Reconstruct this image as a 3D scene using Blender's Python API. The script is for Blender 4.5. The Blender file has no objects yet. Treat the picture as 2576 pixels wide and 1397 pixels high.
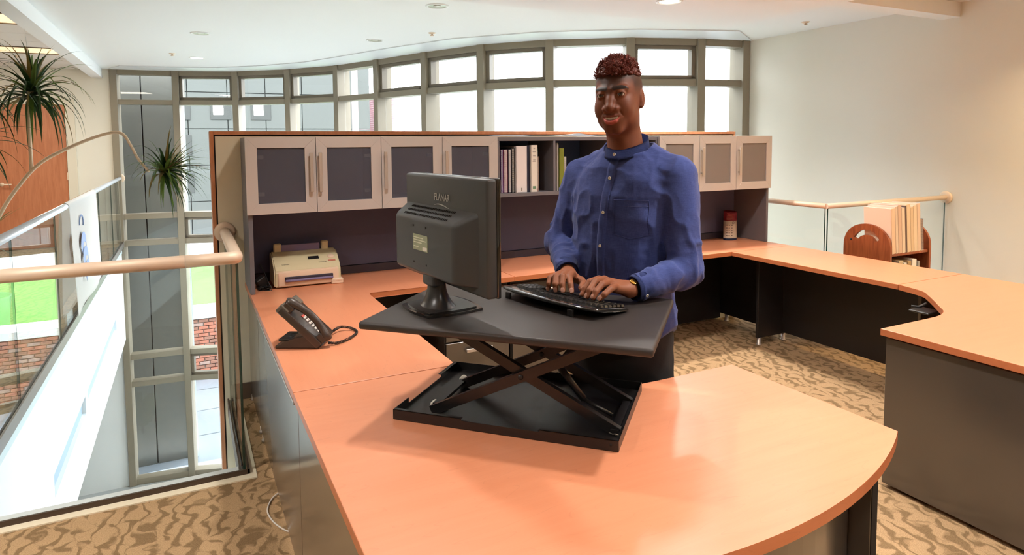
import bpy, bmesh, math, random
import numpy as np
from mathutils import Vector, Matrix, Euler, noise as mnoise

random.seed(7)
PI = math.pi
sc = bpy.context.scene
COL = sc.collection

# ------------------------------------------------------------------ camera
CAM_ROWS = None
def _cam():
    yaw, pitch, roll = -.46388, .06992, -.00759
    c, s = math.cos(yaw), math.sin(yaw)
    f = Vector((-s*math.cos(pitch), c*math.cos(pitch), -math.sin(pitch)))
    r = Vector((c, s, 0)); u = r.cross(f)
    cr, sr = math.cos(roll), math.sin(roll)
    r2 = cr*r + sr*u; u2 = -sr*r + cr*u
    cam = bpy.data.cameras.new('camera'); o = bpy.data.objects.new('camera', cam); COL.objects.link(o)
    m = Matrix((r2, u2, -f)).transposed().to_4x4(); m.translation = (0, 0, 1.6)
    o.matrix_world = m
    cam.sensor_width = 36; cam.sensor_fit = 'HORIZONTAL'
    cam.lens = 1640/2576*36; cam.shift_y = -(698.5-473.2)/2576
    cam.clip_start = .05; cam.clip_end = 300
    sc.camera = o
_cam()

# ------------------------------------------------------------------ world, exposure
w = bpy.data.worlds.new('overcast_sky'); sc.world = w; w.use_nodes = True
nt = w.node_tree; bg = nt.nodes['Background']
bg.inputs[0].default_value = (.94, .975, 1.0, 1); bg.inputs[1].default_value = 6.0
sc.view_settings.view_transform = 'Standard'; sc.view_settings.look = 'None'
sc.view_settings.gamma = 1; sc.view_settings.use_curve_mapping = False
sc.view_settings.exposure = 0.55
sc.cycles.use_denoising = True
sc.cycles.transparent_max_bounces = 16
sc.cycles.max_bounces = 6
sc.cycles.diffuse_bounces = 4
sc.cycles.glossy_bounces = 3
sc.cycles.transmission_bounces = 3
sc.cycles.use_light_tree = False
sc.cycles.use_adaptive_sampling = True
sc.cycles.adaptive_threshold = .1
sc.cycles.adaptive_min_samples = 16
sc.cycles.caustics_reflective = False
sc.cycles.caustics_refractive = False
sc.cycles.sample_clamp_indirect = 6

# ------------------------------------------------------------------ helpers
def srgb(r, g, b):
    f = lambda v: v/12.92 if v <= .04045 else ((v+.055)/1.055)**2.4
    return (f(r/255), f(g/255), f(b/255), 1)

MATS = {}
def mat(name, col, rough=.5, metal=0., spec=.5, coat=0., bump=0., bscale=80., emit=None, estr=0., var=0., vscale=8., trans=0., sheen=0., stretch=None):
    if name in MATS: return MATS[name]
    m = bpy.data.materials.new(name); m.use_nodes = True; MATS[name] = m
    n = m.node_tree.nodes; l = m.node_tree.links; b = n['Principled BSDF']
    b.inputs['Base Color'].default_value = col if len(col) == 4 else (*col, 1)
    b.inputs['Roughness'].default_value = rough; b.inputs['Metallic'].default_value = metal
    b.inputs['Specular IOR Level'].default_value = spec
    b.inputs['Coat Weight'].default_value = coat
    b.inputs['Sheen Weight'].default_value = sheen
    if trans: b.inputs['Transmission Weight'].default_value = trans
    if emit: b.inputs['Emission Color'].default_value = emit; b.inputs['Emission Strength'].default_value = estr
    tc = None
    if bump or var:
        tc = n.new('ShaderNodeTexCoord'); src = tc.outputs['Object']
        if stretch:
            mp = n.new('ShaderNodeMapping'); mp.inputs['Scale'].default_value = stretch
            l.new(src, mp.inputs[0]); src = mp.outputs[0]
    if var:
        t = n.new('ShaderNodeTexNoise'); t.inputs['Scale'].default_value = vscale; t.inputs['Detail'].default_value = 5
        l.new(src, t.inputs[0])
        mx = n.new('ShaderNodeMix'); mx.data_type = 'RGBA'
        c = b.inputs['Base Color'].default_value[:]
        mx.inputs[6].default_value = tuple(v*(1-var) for v in c[:3])+(1,)
        mx.inputs[7].default_value = tuple(min(1, v*(1+var)) for v in c[:3])+(1,)
        l.new(t.outputs[0], mx.inputs[0]); l.new(mx.outputs[2], b.inputs['Base Color'])
    if bump:
        t = n.new('ShaderNodeTexNoise'); t.inputs['Scale'].default_value = bscale; t.inputs['Detail'].default_value = 4
        l.new(src, t.inputs[0])
        bp = n.new('ShaderNodeBump'); bp.inputs['Strength'].default_value = bump; bp.inputs['Distance'].default_value = .002
        l.new(t.outputs[0], bp.inputs['Height']); l.new(bp.outputs[0], b.inputs['Normal'])
    return m

def glass_mat(name, tint=(.93, .97, .96), base=.03, grazing=.75, power=3.0, rough=0.0):
    """thin clear pane: transparent body, mirror-like at grazing view"""
    if name in MATS: return MATS[name]
    m = bpy.data.materials.new(name); m.use_nodes = True; MATS[name] = m
    n = m.node_tree.nodes; l = m.node_tree.links; n.clear()
    out = n.new('ShaderNodeOutputMaterial'); tr = n.new('ShaderNodeBsdfTransparent'); gl = n.new('ShaderNodeBsdfGlossy')
    tr.inputs[0].default_value = (*tint, 1); gl.inputs['Roughness'].default_value = rough
    gl.inputs[0].default_value = (.95, .98, .97, 1)
    lw = n.new('ShaderNodeLayerWeight'); lw.inputs[0].default_value = .5
    p = n.new('ShaderNodeMath'); p.operation = 'POWER'; p.inputs[1].default_value = power
    ma = n.new('ShaderNodeMath'); ma.operation = 'MULTIPLY_ADD'; ma.inputs[1].default_value = grazing; ma.inputs[2].default_value = base
    mx = n.new('ShaderNodeMixShader')
    l.new(lw.outputs['Facing'], p.inputs[0]); l.new(p.outputs[0], ma.inputs[0]); l.new(ma.outputs[0], mx.inputs[0])
    l.new(tr.outputs[0], mx.inputs[1]); l.new(gl.outputs[0], mx.inputs[2]); l.new(mx.outputs[0], out.inputs[0])
    return m

def frost_mat(name, col, alpha):
    """frosted glass: partly see-through, partly milky"""
    m = bpy.data.materials.new(name); m.use_nodes = True
    b = m.node_tree.nodes['Principled BSDF']
    b.inputs['Base Color'].default_value = col; b.inputs['Roughness'].default_value = .45
    b.inputs['Alpha'].default_value = alpha
    return m

def wood_mat(name, col, col2, axis=0, rough=.35, scale=1., coat=.15):
    if name in MATS: return MATS[name]
    m = bpy.data.materials.new(name); m.use_nodes = True; MATS[name] = m
    n = m.node_tree.nodes; l = m.node_tree.links; b = n['Principled BSDF']
    tc = n.new('ShaderNodeTexCoord'); mp = n.new('ShaderNodeMapping')
    s = [14.*scale]*3; s[axis] = 1.3*scale; mp.inputs['Scale'].default_value = s
    l.new(tc.outputs['Object'], mp.inputs[0])
    t = n.new('ShaderNodeTexNoise'); t.inputs['Scale'].default_value = 2.2; t.inputs['Detail'].default_value = 7; t.inputs['Distortion'].default_value = .6
    l.new(mp.outputs[0], t.inputs[0])
    r = n.new('ShaderNodeValToRGB'); r.color_ramp.elements[0].position = .32; r.color_ramp.elements[1].position = .62
    r.color_ramp.elements[0].color = col2; r.color_ramp.elements[1].color = col
    l.new(t.outputs[0], r.inputs[0])
    # thin dark growth-ring lines
    mp2 = n.new('ShaderNodeMapping'); s2 = [4.5*scale]*3; s2[axis] = .55*scale; mp2.inputs['Scale'].default_value = s2
    l.new(tc.outputs['Object'], mp2.inputs[0])
    t2 = n.new('ShaderNodeTexNoise'); t2.inputs['Scale'].default_value = 1.6; t2.inputs['Detail'].default_value = 2.5
    l.new(mp2.outputs[0], t2.inputs[0])
    mu = n.new('ShaderNodeMath'); mu.operation = 'MULTIPLY'; mu.inputs[1].default_value = 26; l.new(t2.outputs[0], mu.inputs[0])
    fr = n.new('ShaderNodeMath'); fr.operation = 'FRACT'; l.new(mu.outputs[0], fr.inputs[0])
    r2 = n.new('ShaderNodeValToRGB'); r2.color_ramp.elements[0].position = 0; r2.color_ramp.elements[0].color = (.80, .80, .80, 1)
    r2.color_ramp.elements[1].position = .07; r2.color_ramp.elements[1].color = (1, 1, 1, 1); l.new(fr.outputs[0], r2.inputs[0])
    mx = n.new('ShaderNodeMix'); mx.data_type = 'RGBA'; mx.blend_type = 'MULTIPLY'; mx.inputs[0].default_value = .45
    l.new(r.outputs[0], mx.inputs[6]); l.new(r2.outputs[0], mx.inputs[7]); l.new(mx.outputs[2], b.inputs['Base Color'])
    b.inputs['Roughness'].default_value = rough; b.inputs['Coat Weight'].default_value = coat; b.inputs['Coat Roughness'].default_value = .3
    return m

def carpet_mat():
    m = bpy.data.materials.new('patterned_carpet'); m.use_nodes = True
    n = m.node_tree.nodes; l = m.node_tree.links; b = n['Principled BSDF']
    tc = n.new('ShaderNodeTexCoord')
    # warped cells: pale leaf-like patches parted by darker winding channels
    nz = n.new('ShaderNodeTexNoise'); nz.inputs['Scale'].default_value = 10.0; nz.inputs['Detail'].default_value = 1.5
    l.new(tc.outputs['Object'], nz.inputs[0])
    vm = n.new('ShaderNodeVectorMath'); vm.operation = 'MULTIPLY_ADD'; vm.inputs[1].default_value = (.15, .15, 0)
    l.new(nz.outputs['Color'], vm.inputs[0]); l.new(tc.outputs['Object'], vm.inputs[2])
    mp = n.new('ShaderNodeMapping'); mp.inputs['Rotation'].default_value = (0, 0, .5); mp.inputs['Scale'].default_value = (1, .62, 1)
    l.new(vm.outputs[0], mp.inputs[0])
    vo = n.new('ShaderNodeTexVoronoi'); vo.feature = 'DISTANCE_TO_EDGE'; vo.inputs['Scale'].default_value = 15.5; vo.inputs['Randomness'].default_value = .85
    l.new(mp.outputs[0], vo.inputs[0])
    wv = n.new('ShaderNodeTexWave'); wv.inputs['Scale'].default_value = 4.6; wv.inputs['Distortion'].default_value = 3.5; wv.inputs['Detail'].default_value = 1; wv.inputs['Detail Scale'].default_value = 1.8
    l.new(mp.outputs[0], wv.inputs[0])
    mi = n.new('ShaderNodeMath'); mi.operation = 'MULTIPLY_ADD'; mi.inputs[1].default_value = .16; l.new(wv.outputs['Fac'], mi.inputs[0]); l.new(vo.outputs['Distance'], mi.inputs[2])
    r = n.new('ShaderNodeValToRGB'); r.color_ramp.elements[0].position = .10; r.color_ramp.elements[1].position = .19
    r.color_ramp.elements[0].color = srgb(136, 110, 78); r.color_ramp.elements[1].color = srgb(182, 150, 112)
    l.new(mi.outputs[0], r.inputs[0])
    fz = n.new('ShaderNodeTexNoise'); fz.inputs['Scale'].default_value = 240; fz.inputs['Detail'].default_value = 2
    l.new(tc.outputs['Object'], fz.inputs[0])
    r2 = n.new('ShaderNodeValToRGB'); r2.color_ramp.elements[0].position = .3; r2.color_ramp.elements[0].color = (.70, .70, .70, 1)
    r2.color_ramp.elements[1].position = .7; r2.color_ramp.elements[1].color = (1.12, 1.12, 1.12, 1); l.new(fz.outputs[0], r2.inputs[0])
    mx = n.new('ShaderNodeMix'); mx.data_type = 'RGBA'; mx.blend_type = 'MULTIPLY'; mx.inputs[0].default_value = 1
    l.new(r.outputs[0], mx.inputs[6]); l.new(r2.outputs[0], mx.inputs[7]); l.new(mx.outputs[2], b.inputs['Base Color'])
    bp = n.new('ShaderNodeBump'); bp.inputs['Strength'].default_value = .5; bp.inputs['Distance'].default_value = .003
    l.new(fz.outputs[0], bp.inputs['Height']); l.new(bp.outputs[0], b.inputs['Normal'])
    b.inputs['Roughness'].default_value = .95; b.inputs['Specular IOR Level'].default_value = .15
    return m

class MB:
    """collects shapes in one bmesh"""
    def __init__(self): self.bm = bmesh.new()
    def box(self, x0, x1, y0, y1, z0, z1, bev=0., mi=0, seg=1):
        vs = [self.bm.verts.new((x, y, z)) for x in (x0, x1) for y in (y0, y1) for z in (z0, z1)]
        F = [(0,1,3,2), (4,6,7,5), (0,4,5,1), (2,3,7,6), (0,2,6,4), (1,5,7,3)]
        fs = [self.bm.faces.new([vs[i] for i in f]) for f in F]
        for f in fs: f.material_index = mi
        if bev > 0:
            es = list({e for f in fs for e in f.edges})
            bmesh.ops.bevel(self.bm, geom=es, offset=bev, segments=seg, affect='EDGES', profile=.5, clamp_overlap=True, material=mi)
        return fs
    def obox(self, c, ax, ay, az, hx, hy, hz, bev=0., mi=0, seg=1):
        """box given by centre, unit axes and half sizes"""
        c, ax, ay, az = map(Vector, (c, ax, ay, az))
        vs = [self.bm.verts.new(c+ax*hx*sx+ay*hy*sy+az*hz*sz) for sx in (-1, 1) for sy in (-1, 1) for sz in (-1, 1)]
        F = [(0,1,3,2), (4,6,7,5), (0,4,5,1), (2,3,7,6), (0,2,6,4), (1,5,7,3)]
        fs = [self.bm.faces.new([vs[i] for i in f]) for f in F]
        for f in fs: f.material_index = mi
        if bev > 0:
            es = list({e for f in fs for e in f.edges})
            bmesh.ops.bevel(self.bm, geom=es, offset=bev, segments=seg, affect='EDGES', profile=.5, clamp_overlap=True, material=mi)
    def prism(self, pts, z0, z1, mi_top=0, mi_side=0, bev=0.):
        lo = [self.bm.verts.new((p[0], p[1], z0)) for p in pts]; hi = [self.bm.verts.new((p[0], p[1], z1)) for p in pts]
        n = len(pts)
        f = self.bm.faces.new(hi); f.material_index = mi_top
        g = self.bm.faces.new(lo[::-1]); g.material_index = mi_side
        for i in range(n):
            s = self.bm.faces.new((lo[i], lo[(i+1) % n], hi[(i+1) % n], hi[i])); s.material_index = mi_side
        if bev > 0:
            es = list(f.edges)+list(g.edges)
            bmesh.ops.bevel(self.bm, geom=es, offset=bev, segments=2, affect='EDGES', profile=.5, clamp_overlap=True)
        return f
    def prism_dir(self, pts3, d, mi=0):
        """extrude a planar 3-D outline by vector d"""
        d = Vector(d); lo = [self.bm.verts.new(Vector(p)) for p in pts3]; hi = [self.bm.verts.new(Vector(p)+d) for p in pts3]
        n = len(pts3); fs = [self.bm.faces.new(hi), self.bm.faces.new(lo[::-1])]
        for i in range(n): fs.append(self.bm.faces.new((lo[i], lo[(i+1) % n], hi[(i+1) % n], hi[i])))
        for f in fs: f.material_index = mi
        return fs
    def tube(self, pts, r, seg=10, mi=0, cap=True, closed=False):
        pts = [Vector(p) for p in pts]; n = len(pts); rr = r if isinstance(r, (list, tuple)) else [r]*n
        rings = []; up = None
        for i, p in enumerate(pts):
            if closed: t = (pts[(i+1) % n]-pts[i-1])
            else: t = (pts[min(i+1, n-1)]-pts[max(i-1, 0)])
            if t.length < 1e-9: t = Vector((0, 0, 1))
            t.normalize()
            if up is None:
                a = Vector((0, 0, 1)) if abs(t.z) < .9 else Vector((1, 0, 0))
                up = (a-t*a.dot(t)).normalized()
            else:
                up = up-t*up.dot(t)
                up = up.normalized() if up.length > 1e-6 else t.orthogonal().normalized()
            s = t.cross(up)
            rings.append([self.bm.verts.new(p+(up*math.cos(2*PI*k/seg)+s*math.sin(2*PI*k/seg))*rr[i]) for k in range(seg)])
        m = n if closed else n-1
        for i in range(m):
            a, b = rings[i], rings[(i+1) % n]
            for k in range(seg):
                f = self.bm.faces.new((a[k], a[(k+1) % seg], b[(k+1) % seg], b[k])); f.material_index = mi; f.smooth = True
        if cap and not closed:
            for rg, rev in ((rings[0], True), (rings[-1], False)):
                f = self.bm.faces.new(rg[::-1] if rev else rg); f.material_index = mi
    def lathe(self, prof, c=(0, 0, 0), seg=24, mi=0, axis='z', smooth=True):
        c = Vector(c); rings = []
        def P(r, h, a):
            if axis == 'z': return c+Vector((r*math.cos(a), r*math.sin(a), h))
            if axis == 'y': return c+Vector((r*math.cos(a), h, r*math.sin(a)))
            return c+Vector((h, r*math.cos(a), r*math.sin(a)))
        for r, h in prof:
            if r < 1e-6: rings.append([self.bm.verts.new(P(0, h, 0))])
            else: rings.append([self.bm.verts.new(P(r, h, 2*PI*k/seg)) for k in range(seg)])
        for a, b in zip(rings, rings[1:]):
            for k in range(seg):
                k2 = (k+1) % seg
                if len(a) == 1 and len(b) == 1: continue
                if len(a) == 1: vs = (a[0], b[k], b[k2])
                elif len(b) == 1: vs = (a[k], a[k2], b[0])
                else: vs = (a[k], a[k2], b[k2], b[k])
                f = self.bm.faces.new(vs); f.material_index = mi; f.smooth = smooth
    def grid(self, fn, nu, nv, mi=0, smooth=True, closed_u=False):
        V = [[self.bm.verts.new(fn(i/(nu), j/(nv))) for j in range(nv+1)] for i in range(nu if closed_u else nu+1)]
        for i in range(nu):
            for j in range(nv):
                i2 = (i+1) % nu if closed_u else i+1
                f = self.bm.faces.new((V[i][j], V[i2][j], V[i2][j+1], V[i][j+1])); f.material_index = mi; f.smooth = smooth
        return V

def build(name, mb, mats, parent=None, label=None, world=False, smooth=None, loc=None):
    """one mesh object out of an MB; world=True when the shapes are in world coordinates and the parent has an offset"""
    bm = mb.bm
    bmesh.ops.recalc_face_normals(bm, faces=bm.faces[:])
    me = bpy.data.meshes.new(name)
    off = None
    if world and parent is not None:
        bm.transform(parent.matrix_basis.inverted())
    if loc is not None:
        bm.transform(Matrix.Translation(-Vector(loc)))
    bm.to_mesh(me); bm.free()
    for m in (mats if isinstance(mats, (list, tuple)) else [mats]): me.materials.append(m)
    if smooth is not None:
        for p in me.polygons: p.use_smooth = smooth
    o = bpy.data.objects.new(name, me); COL.objects.link(o)
    if loc is not None: o.location = loc
    if parent is not None: o.parent = parent
    if label: o['label'] = label
    return o

def tag(o, label, cat, group=None):
    o['label'] = label; o['category'] = cat
    if group: o['group'] = group
    return o
def struct(o, label=None):
    o['kind'] = 'structure'
    if label: o['label'] = label
    return o
def thing(name, label, cat, loc=(0, 0, 0), rotz=0, group=None):
    o = bpy.data.objects.new(name, None); COL.objects.link(o); o.empty_display_size = .1
    o.location = loc; o.rotation_euler = (0, 0, rotz)
    o.matrix_basis = Matrix.Translation(loc) @ Matrix.Rotation(rotz, 4, 'Z')
    return tag(o, label, cat, group)
def sthing(name, loc=(0, 0, 0)):
    o = bpy.data.objects.new(name, None); COL.objects.link(o); o.empty_display_size = .1
    o.location = loc; o.matrix_basis = Matrix.Translation(loc); o['kind'] = 'structure'
    return o
def inst(name, src, parent, loc=(0, 0, 0), rot=(0, 0, 0), scale=None):
    """copy of a part sharing its mesh"""
    o = src.copy(); o.name = name; COL.objects.link(o); o.parent = parent; o.location = loc; o.rotation_euler = rot
    if scale: o.scale = scale
    return o
def autosmooth(o, ang=.6):
    me = o.data
    for p in me.polygons: p.use_smooth = True
    me.set_sharp_from_angle(angle=ang)
    return o
def text_mesh(body, size, depth=.0006, align='CENTER'):
    """flat lettering as a bmesh lying in its XY plane"""
    cu = bpy.data.curves.new('lettering', 'FONT'); cu.body = body; cu.size = size; cu.extrude = depth/2; cu.align_x = align; cu.align_y = 'CENTER'
    ob = bpy.data.objects.new('lettering', cu); COL.objects.link(ob)
    dg = bpy.context.evaluated_depsgraph_get(); me = bpy.data.meshes.new_from_object(ob.evaluated_get(dg))
    bm = bmesh.new(); bm.from_mesh(me)
    bpy.data.objects.remove(ob); bpy.data.curves.remove(cu); bpy.data.meshes.remove(me)
    mb = MB(); mb.bm.free(); mb.bm = bm
    return mb
def downlight(name, x, y, z, power, label, on=True, r=.085, lamp=True, tint=(1, .95, .90)):
    """recessed can: trim ring, reflector cone, lamp disc, with its own light"""
    t = thing(name, label, 'ceiling light', (x, y, z), group='recessed ceiling lights')
    m = MB(); m.lathe([(r*1.22, 0), (r*1.22, -.006), (r*1.02, -.010), (r*.98, -.003)], seg=32); build('trim_ring', m, MATS['white_trim'], t)
    m = MB(); m.lathe([(r*.99, -.0045), (r*.8, -.003), (r*.45, -.0022)], seg=32); build('reflector', m, MATS['reflector'], t)
    rl = r*.9 if on else r*.42
    m = MB(); m.lathe([(0, -.007), (rl*.6, -.0065), (rl, -.005), (rl, -.001)], seg=24); build('lamp_disc', m, MATS['lamp_on'] if on else MATS['lamp_off'], t)
    if lamp and power:
        L = bpy.data.lights.new('downlight_beam', 'AREA'); L.shape = 'DISK'; L.size = r*1.5; L.energy = power; L.color = tint; L.spread = 2.3
        lo = bpy.data.objects.new('downlight_beam', L); COL.objects.link(lo); lo.parent = t; lo.location = (0, 0, -.014)
    return t

# ------------------------------------------------------------------ shared materials
mat('white_trim', srgb(238, 238, 236), .45)
mat('reflector', srgb(176, 172, 160), .3, metal=.6)
mat('lamp_on', (1, 1, 1, 1), .5, emit=(1, .86, .66, 1), estr=9)
mat('lamp_off', srgb(210, 208, 200), .3)
M_CEIL = mat('ceiling_white', srgb(240, 241, 240), .9, bump=.15, bscale=220)
M_WALL = mat('wall_cream', srgb(236, 233, 222), .85, bump=.12, bscale=160)
M_WALLW = mat('wall_white', srgb(240, 243, 244), .85)
M_PART = mat('partition_cream', srgb(234, 224, 198), .75)
M_CARPET = carpet_mat()
M_FRAME = mat('window_frame', srgb(146, 137, 121), .5, spec=.4)
M_SASH = mat('sash_frame', srgb(122, 113, 99), .5)
M_GLASS = glass_mat('window_glass', (.98, .99, .988), .02, .6, 4.0)
M_RGLASS = glass_mat('rail_glass', (.965, .985, .98), .02, .55, 3.0)
M_GEDGE = mat('glass_edge', srgb(40, 66, 56), .15, spec=.8)
M_RAIL = mat('rail_metal', srgb(232, 210, 186), .48, metal=.2)
M_WOOD = wood_mat('desk_laminate', (.69, .276, .146, 1), (.668, .260, .135, 1), axis=0, rough=.33)
M_WOODY = wood_mat('desk_laminate_cross', (.69, .276, .146, 1), (.668, .260, .135, 1), axis=1, rough=.33)
M_EDGE = wood_mat('desk_edge_band', (.54, .175, .068, 1), (.50, .155, .06, 1), axis=0, rough=.4, coat=.05)
M_TRIMW = wood_mat('wood_trim', srgb(210, 142, 100), srgb(196, 126, 84), axis=2, rough=.4)
M_CHAR = mat('charcoal_laminate', srgb(72, 64, 57), .30, spec=.6, coat=1.)
M_DARK = mat('dark_shadow_gap', srgb(30, 24, 20), .8)
M_SILV = mat('brushed_aluminium', srgb(196, 186, 176), .38, metal=.55, bump=.04, bscale=400)
M_BLK = mat('black_plastic', srgb(30, 29, 29), .35)
M_BRASE = mat('baseboard_brown', srgb(104, 88, 72), .6)
M_CHAR.node_tree.nodes['Principled BSDF'].inputs['Coat Roughness'].default_value = .16; M_CHAR.node_tree.nodes['Principled BSDF'].inputs['Coat IOR'].default_value = 1.6
M_SHADL = mat('shaded_laminate', srgb(34, 31, 32), .45)  # charcoal laminate darkened to carry the shade under the desks
# ------------------------------------------------------------------ the room shell
ZC, ZS, ZL = 2.82, 2.69, -4.1        # ceiling, dropped soffit, lower floor
WP = [(-1.034,12.32), (-.096,12.22), (.804,11.92), (1.56,11.28), (2.179,10.44), (2.565,9.50), (2.947,8.48), (3.365,7.54), (3.95,6.85), (4.739,6.336), (5.565,6.06), (6.25,5.97)]
XR = 6.25
m = MB()
m.prism([(-6,-4), (XR,-4), (XR,3.56), (4.63,3.56), (4.63,4.47), (.2,4.47), (.2,3.335), (-.985,3.335), (-.985,12.32), (-6,12.32)], -.0118, 0)
struct(build('floor', m, M_CARPET), 'tan carpet with a wavy leaf pattern on the upper floor')
m = MB(); m.box(-6, XR+.1, 2.0, 12.6, ZL-.2, ZL)
struct(build('floor_lower', m, mat('lower_floor_tile', srgb(196, 202, 206), .12, spec=.6, var=.06, vscale=2)), 'pale polished floor of the atrium level below')
# ceiling: main slab follows the curved window
m = MB()
out = [(x+.0, y+.3) for x, y in WP]
m.prism([(-6,-4), (XR+.2,-4), (XR+.2,6.3)] + [(x+.16, y+.22) for x, y in WP[::-1]] + [(-6,12.55)], ZC, ZC+.2)
CEIL = struct(build('ceiling', m, M_CEIL), 'smooth white ceiling following the curved window')
m = MB(); m.prism([(-6,-4), (4.73,-4), (4.73,3.5), (XR,3.5), (XR,3.66), (4.73,3.66), (4.73,4.76), (-6,4.76)], ZS, ZC-.001)
struct(build('ceiling_soffit', m, M_CEIL), 'dropped white soffit over the reception desk')
m = MB(); m.box(-1.285, -1.135, 4.76, 12.31, ZC-.145, ZC-.001)
struct(build('trim_1', m, M_CEIL), 'white ceiling beam along the left gallery')
# blind pocket band along the window head
m = MB(); q0, q1 = [], []
for i, (x, y) in enumerate(WP):
    a = Vector(WP[max(i-1, 0)]); b = Vector(WP[min(i+1, len(WP)-1)]); t = (b-a).normalized(); nrm = Vector((t.y, -t.x))
    q0.append((x+nrm.x*.1, y+nrm.y*.1)); q1.append((x+nrm.x*.62, y+nrm.y*.62))
q1[-1] = (5.55, 5.42); q0[-1] = (6.2, 5.86); q1[0] = (-.85, 11.7)
for i in range(len(WP)-1):
    m.prism([q0[i], q0[i+1], q1[i+1], q1[i]], ZC-.012, ZC-.0005)
bmesh.ops.remove_doubles(m.bm, verts=m.bm.verts[:], dist=.0005)
struct(build('trim_2', m, mat('pocket_grey', srgb(226, 230, 233), .5)), 'pale blind pocket strip curving along the window head')
m = MB(); m.box(XR, XR+.2, -4, 6.3, ZL, ZC+.2)
struct(build('wall_right', m, M_WALL), 'plain cream wall on the right')
m = MB(); m.box(-6, -1.034, 12.32, 12.5, ZL, -.35); struct(build('wall_left_lower', m, M_WALLW), 'pale wall of the lower level beyond the balcony')
m = MB(); m.box(-6, -1.034, 12.32, 12.5, -.35, ZC)
struct(build('wall_left', m, M_WALL), 'cream wall with the wooden door at the end of the left gallery')
m = MB(); m.box(-6.2, -6, -4, 12.5, ZL, ZC); struct(build('wall_gallery', m, M_WALL))
m = MB(); m.box(-6, XR, -4.2, -4, -.3, ZC); struct(build('wall_behind', m, M_WALL))
# slab fascia of the left gallery with a slot recess
m = MB()
m.box(-1.25, -.985, 3.0, 12.31, -.90, -.012); m.box(-1.25, -.985, 3.0, 12.31, -1.585, -1.08)
m.box(-1.25, -.985, 3.0, 5.85, -1.08, -.90); m.box(-1.25, -.985, 7.62, 7.78, -1.08, -.90); m.box(-1.25, -.985, 10.9, 12.31, -1.08, -.90)
mm = MB(); mm.box(-1.25, -1.02, 3.0, 12.31, -1.08, -.90); struct(build('trim_4', mm, mat('slot_shade', srgb(150, 176, 200), .4)), 'recessed slot in the white balcony fascia, its shade tinted pale blue')  # shade of the recess painted in as a pale blue tint
struct(build('wall_fascia', m, M_WALLW), 'bright white balcony fascia below the left glass railing')
m = MB(); m.box(-.985, -.978, 3.3, 12.31, -.16, -.02)
struct(build('trim_3', m, mat('fascia_band', srgb(206, 226, 232), .35)), 'pale blue band along the top of the balcony fascia')
m = MB(); m.box(-.98, 4.62, 3.35, 3.45, -.9, -.012); m.box(.21, .3, 3.45, 4.35, -.9, -.012); m.box(4.53, 4.62, 3.45, 4.47, -.9, -.012); m.box(4.6, XR, 3.46, 3.555, -.9, -.012)
struct(build('wall_slab_edge', m, M_WALLW))
m = MB(); m.box(-6, -5.9, 2, 12.4, ZL, -.35); m.box(-6, XR, 2.0, 2.1, ZL, -.35); struct(build('wall_lower', m, M_WALLW))

# ---- partition behind the hutch with wood trim
P = sthing('wall_back', (.135, 4.35, 0)); P['label'] = 'low cream partition wall with orange wood trim behind the hutch'
m = MB(); m.box(.165, 4.39, 4.352, 4.468, ZL, 1.65); build('panel', m, M_PART, P, world=True)
m = MB(); m.box(.157, .165, 4.356, 4.464, ZL, 1.658); m.box(4.39, 4.398, 4.356, 4.464, ZL, 1.658); m.box(.157, 4.398, 4.356, 4.464, 1.65, 1.658); build('shadow_gap', m, M_DARK, P, world=True)
for nm, b in (('wood_edge', (.135, .157, 4.345, 4.475, ZL, 1.682)), ('wood_edge', (4.398, 4.42, 4.345, 4.475, ZL, 1.682)), ('wood_cap', (.157, 4.398, 4.345, 4.475, 1.658, 1.682))):
    m = MB(); m.box(*b, bev=.002); build(nm, m, M_TRIMW, P, world=True)
m = MB(); m.box(.2, .33, 4.338, 4.351, 0, .1); struct(build('baseboard_back', m, M_BRASE), 'short brown baseboard under the partition')

# ---- curved curtain wall
W = sthing('window_1', (2, 9, 0)); W['label'] = 'curved wall of tall windows with tan metal frames'
UP = Vector((0, 0, 1))
def bay(i):
    a = Vector((*WP[i], 0)); b = Vector((*WP[i+1], 0)); t = (b-a).normalized(); return a, b, t, Vector((-t.y, t.x, 0))
for i, (x, y) in enumerate(WP):
    ts = [bay(j)[2] for j in (i-1, i) if 0 <= j < len(WP)-1]; t = sum(ts, Vector()).normalized(); n = Vector((-t.y, t.x, 0))
    c = Vector((x, y, 0))+n*.08
    if i == 0: c += t*.05
    if i == len(WP)-1: c -= t*.05
    m = MB(); m.obox(c+UP*((ZC+ZL)/2), t, n, UP, .05, .13, (ZC-ZL)/2, bev=.004); build('mullion', m, M_FRAME, W, world=True)
TR = [(ZC-.04, .04), (2.30, .04), (.43, .045), (-.01, .045), (-1.91, .045), (-2.37, .045), (ZL+.05, .05)]
SASH_TOP = {1, 2, 3, 5, 6, 7, 9}
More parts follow.
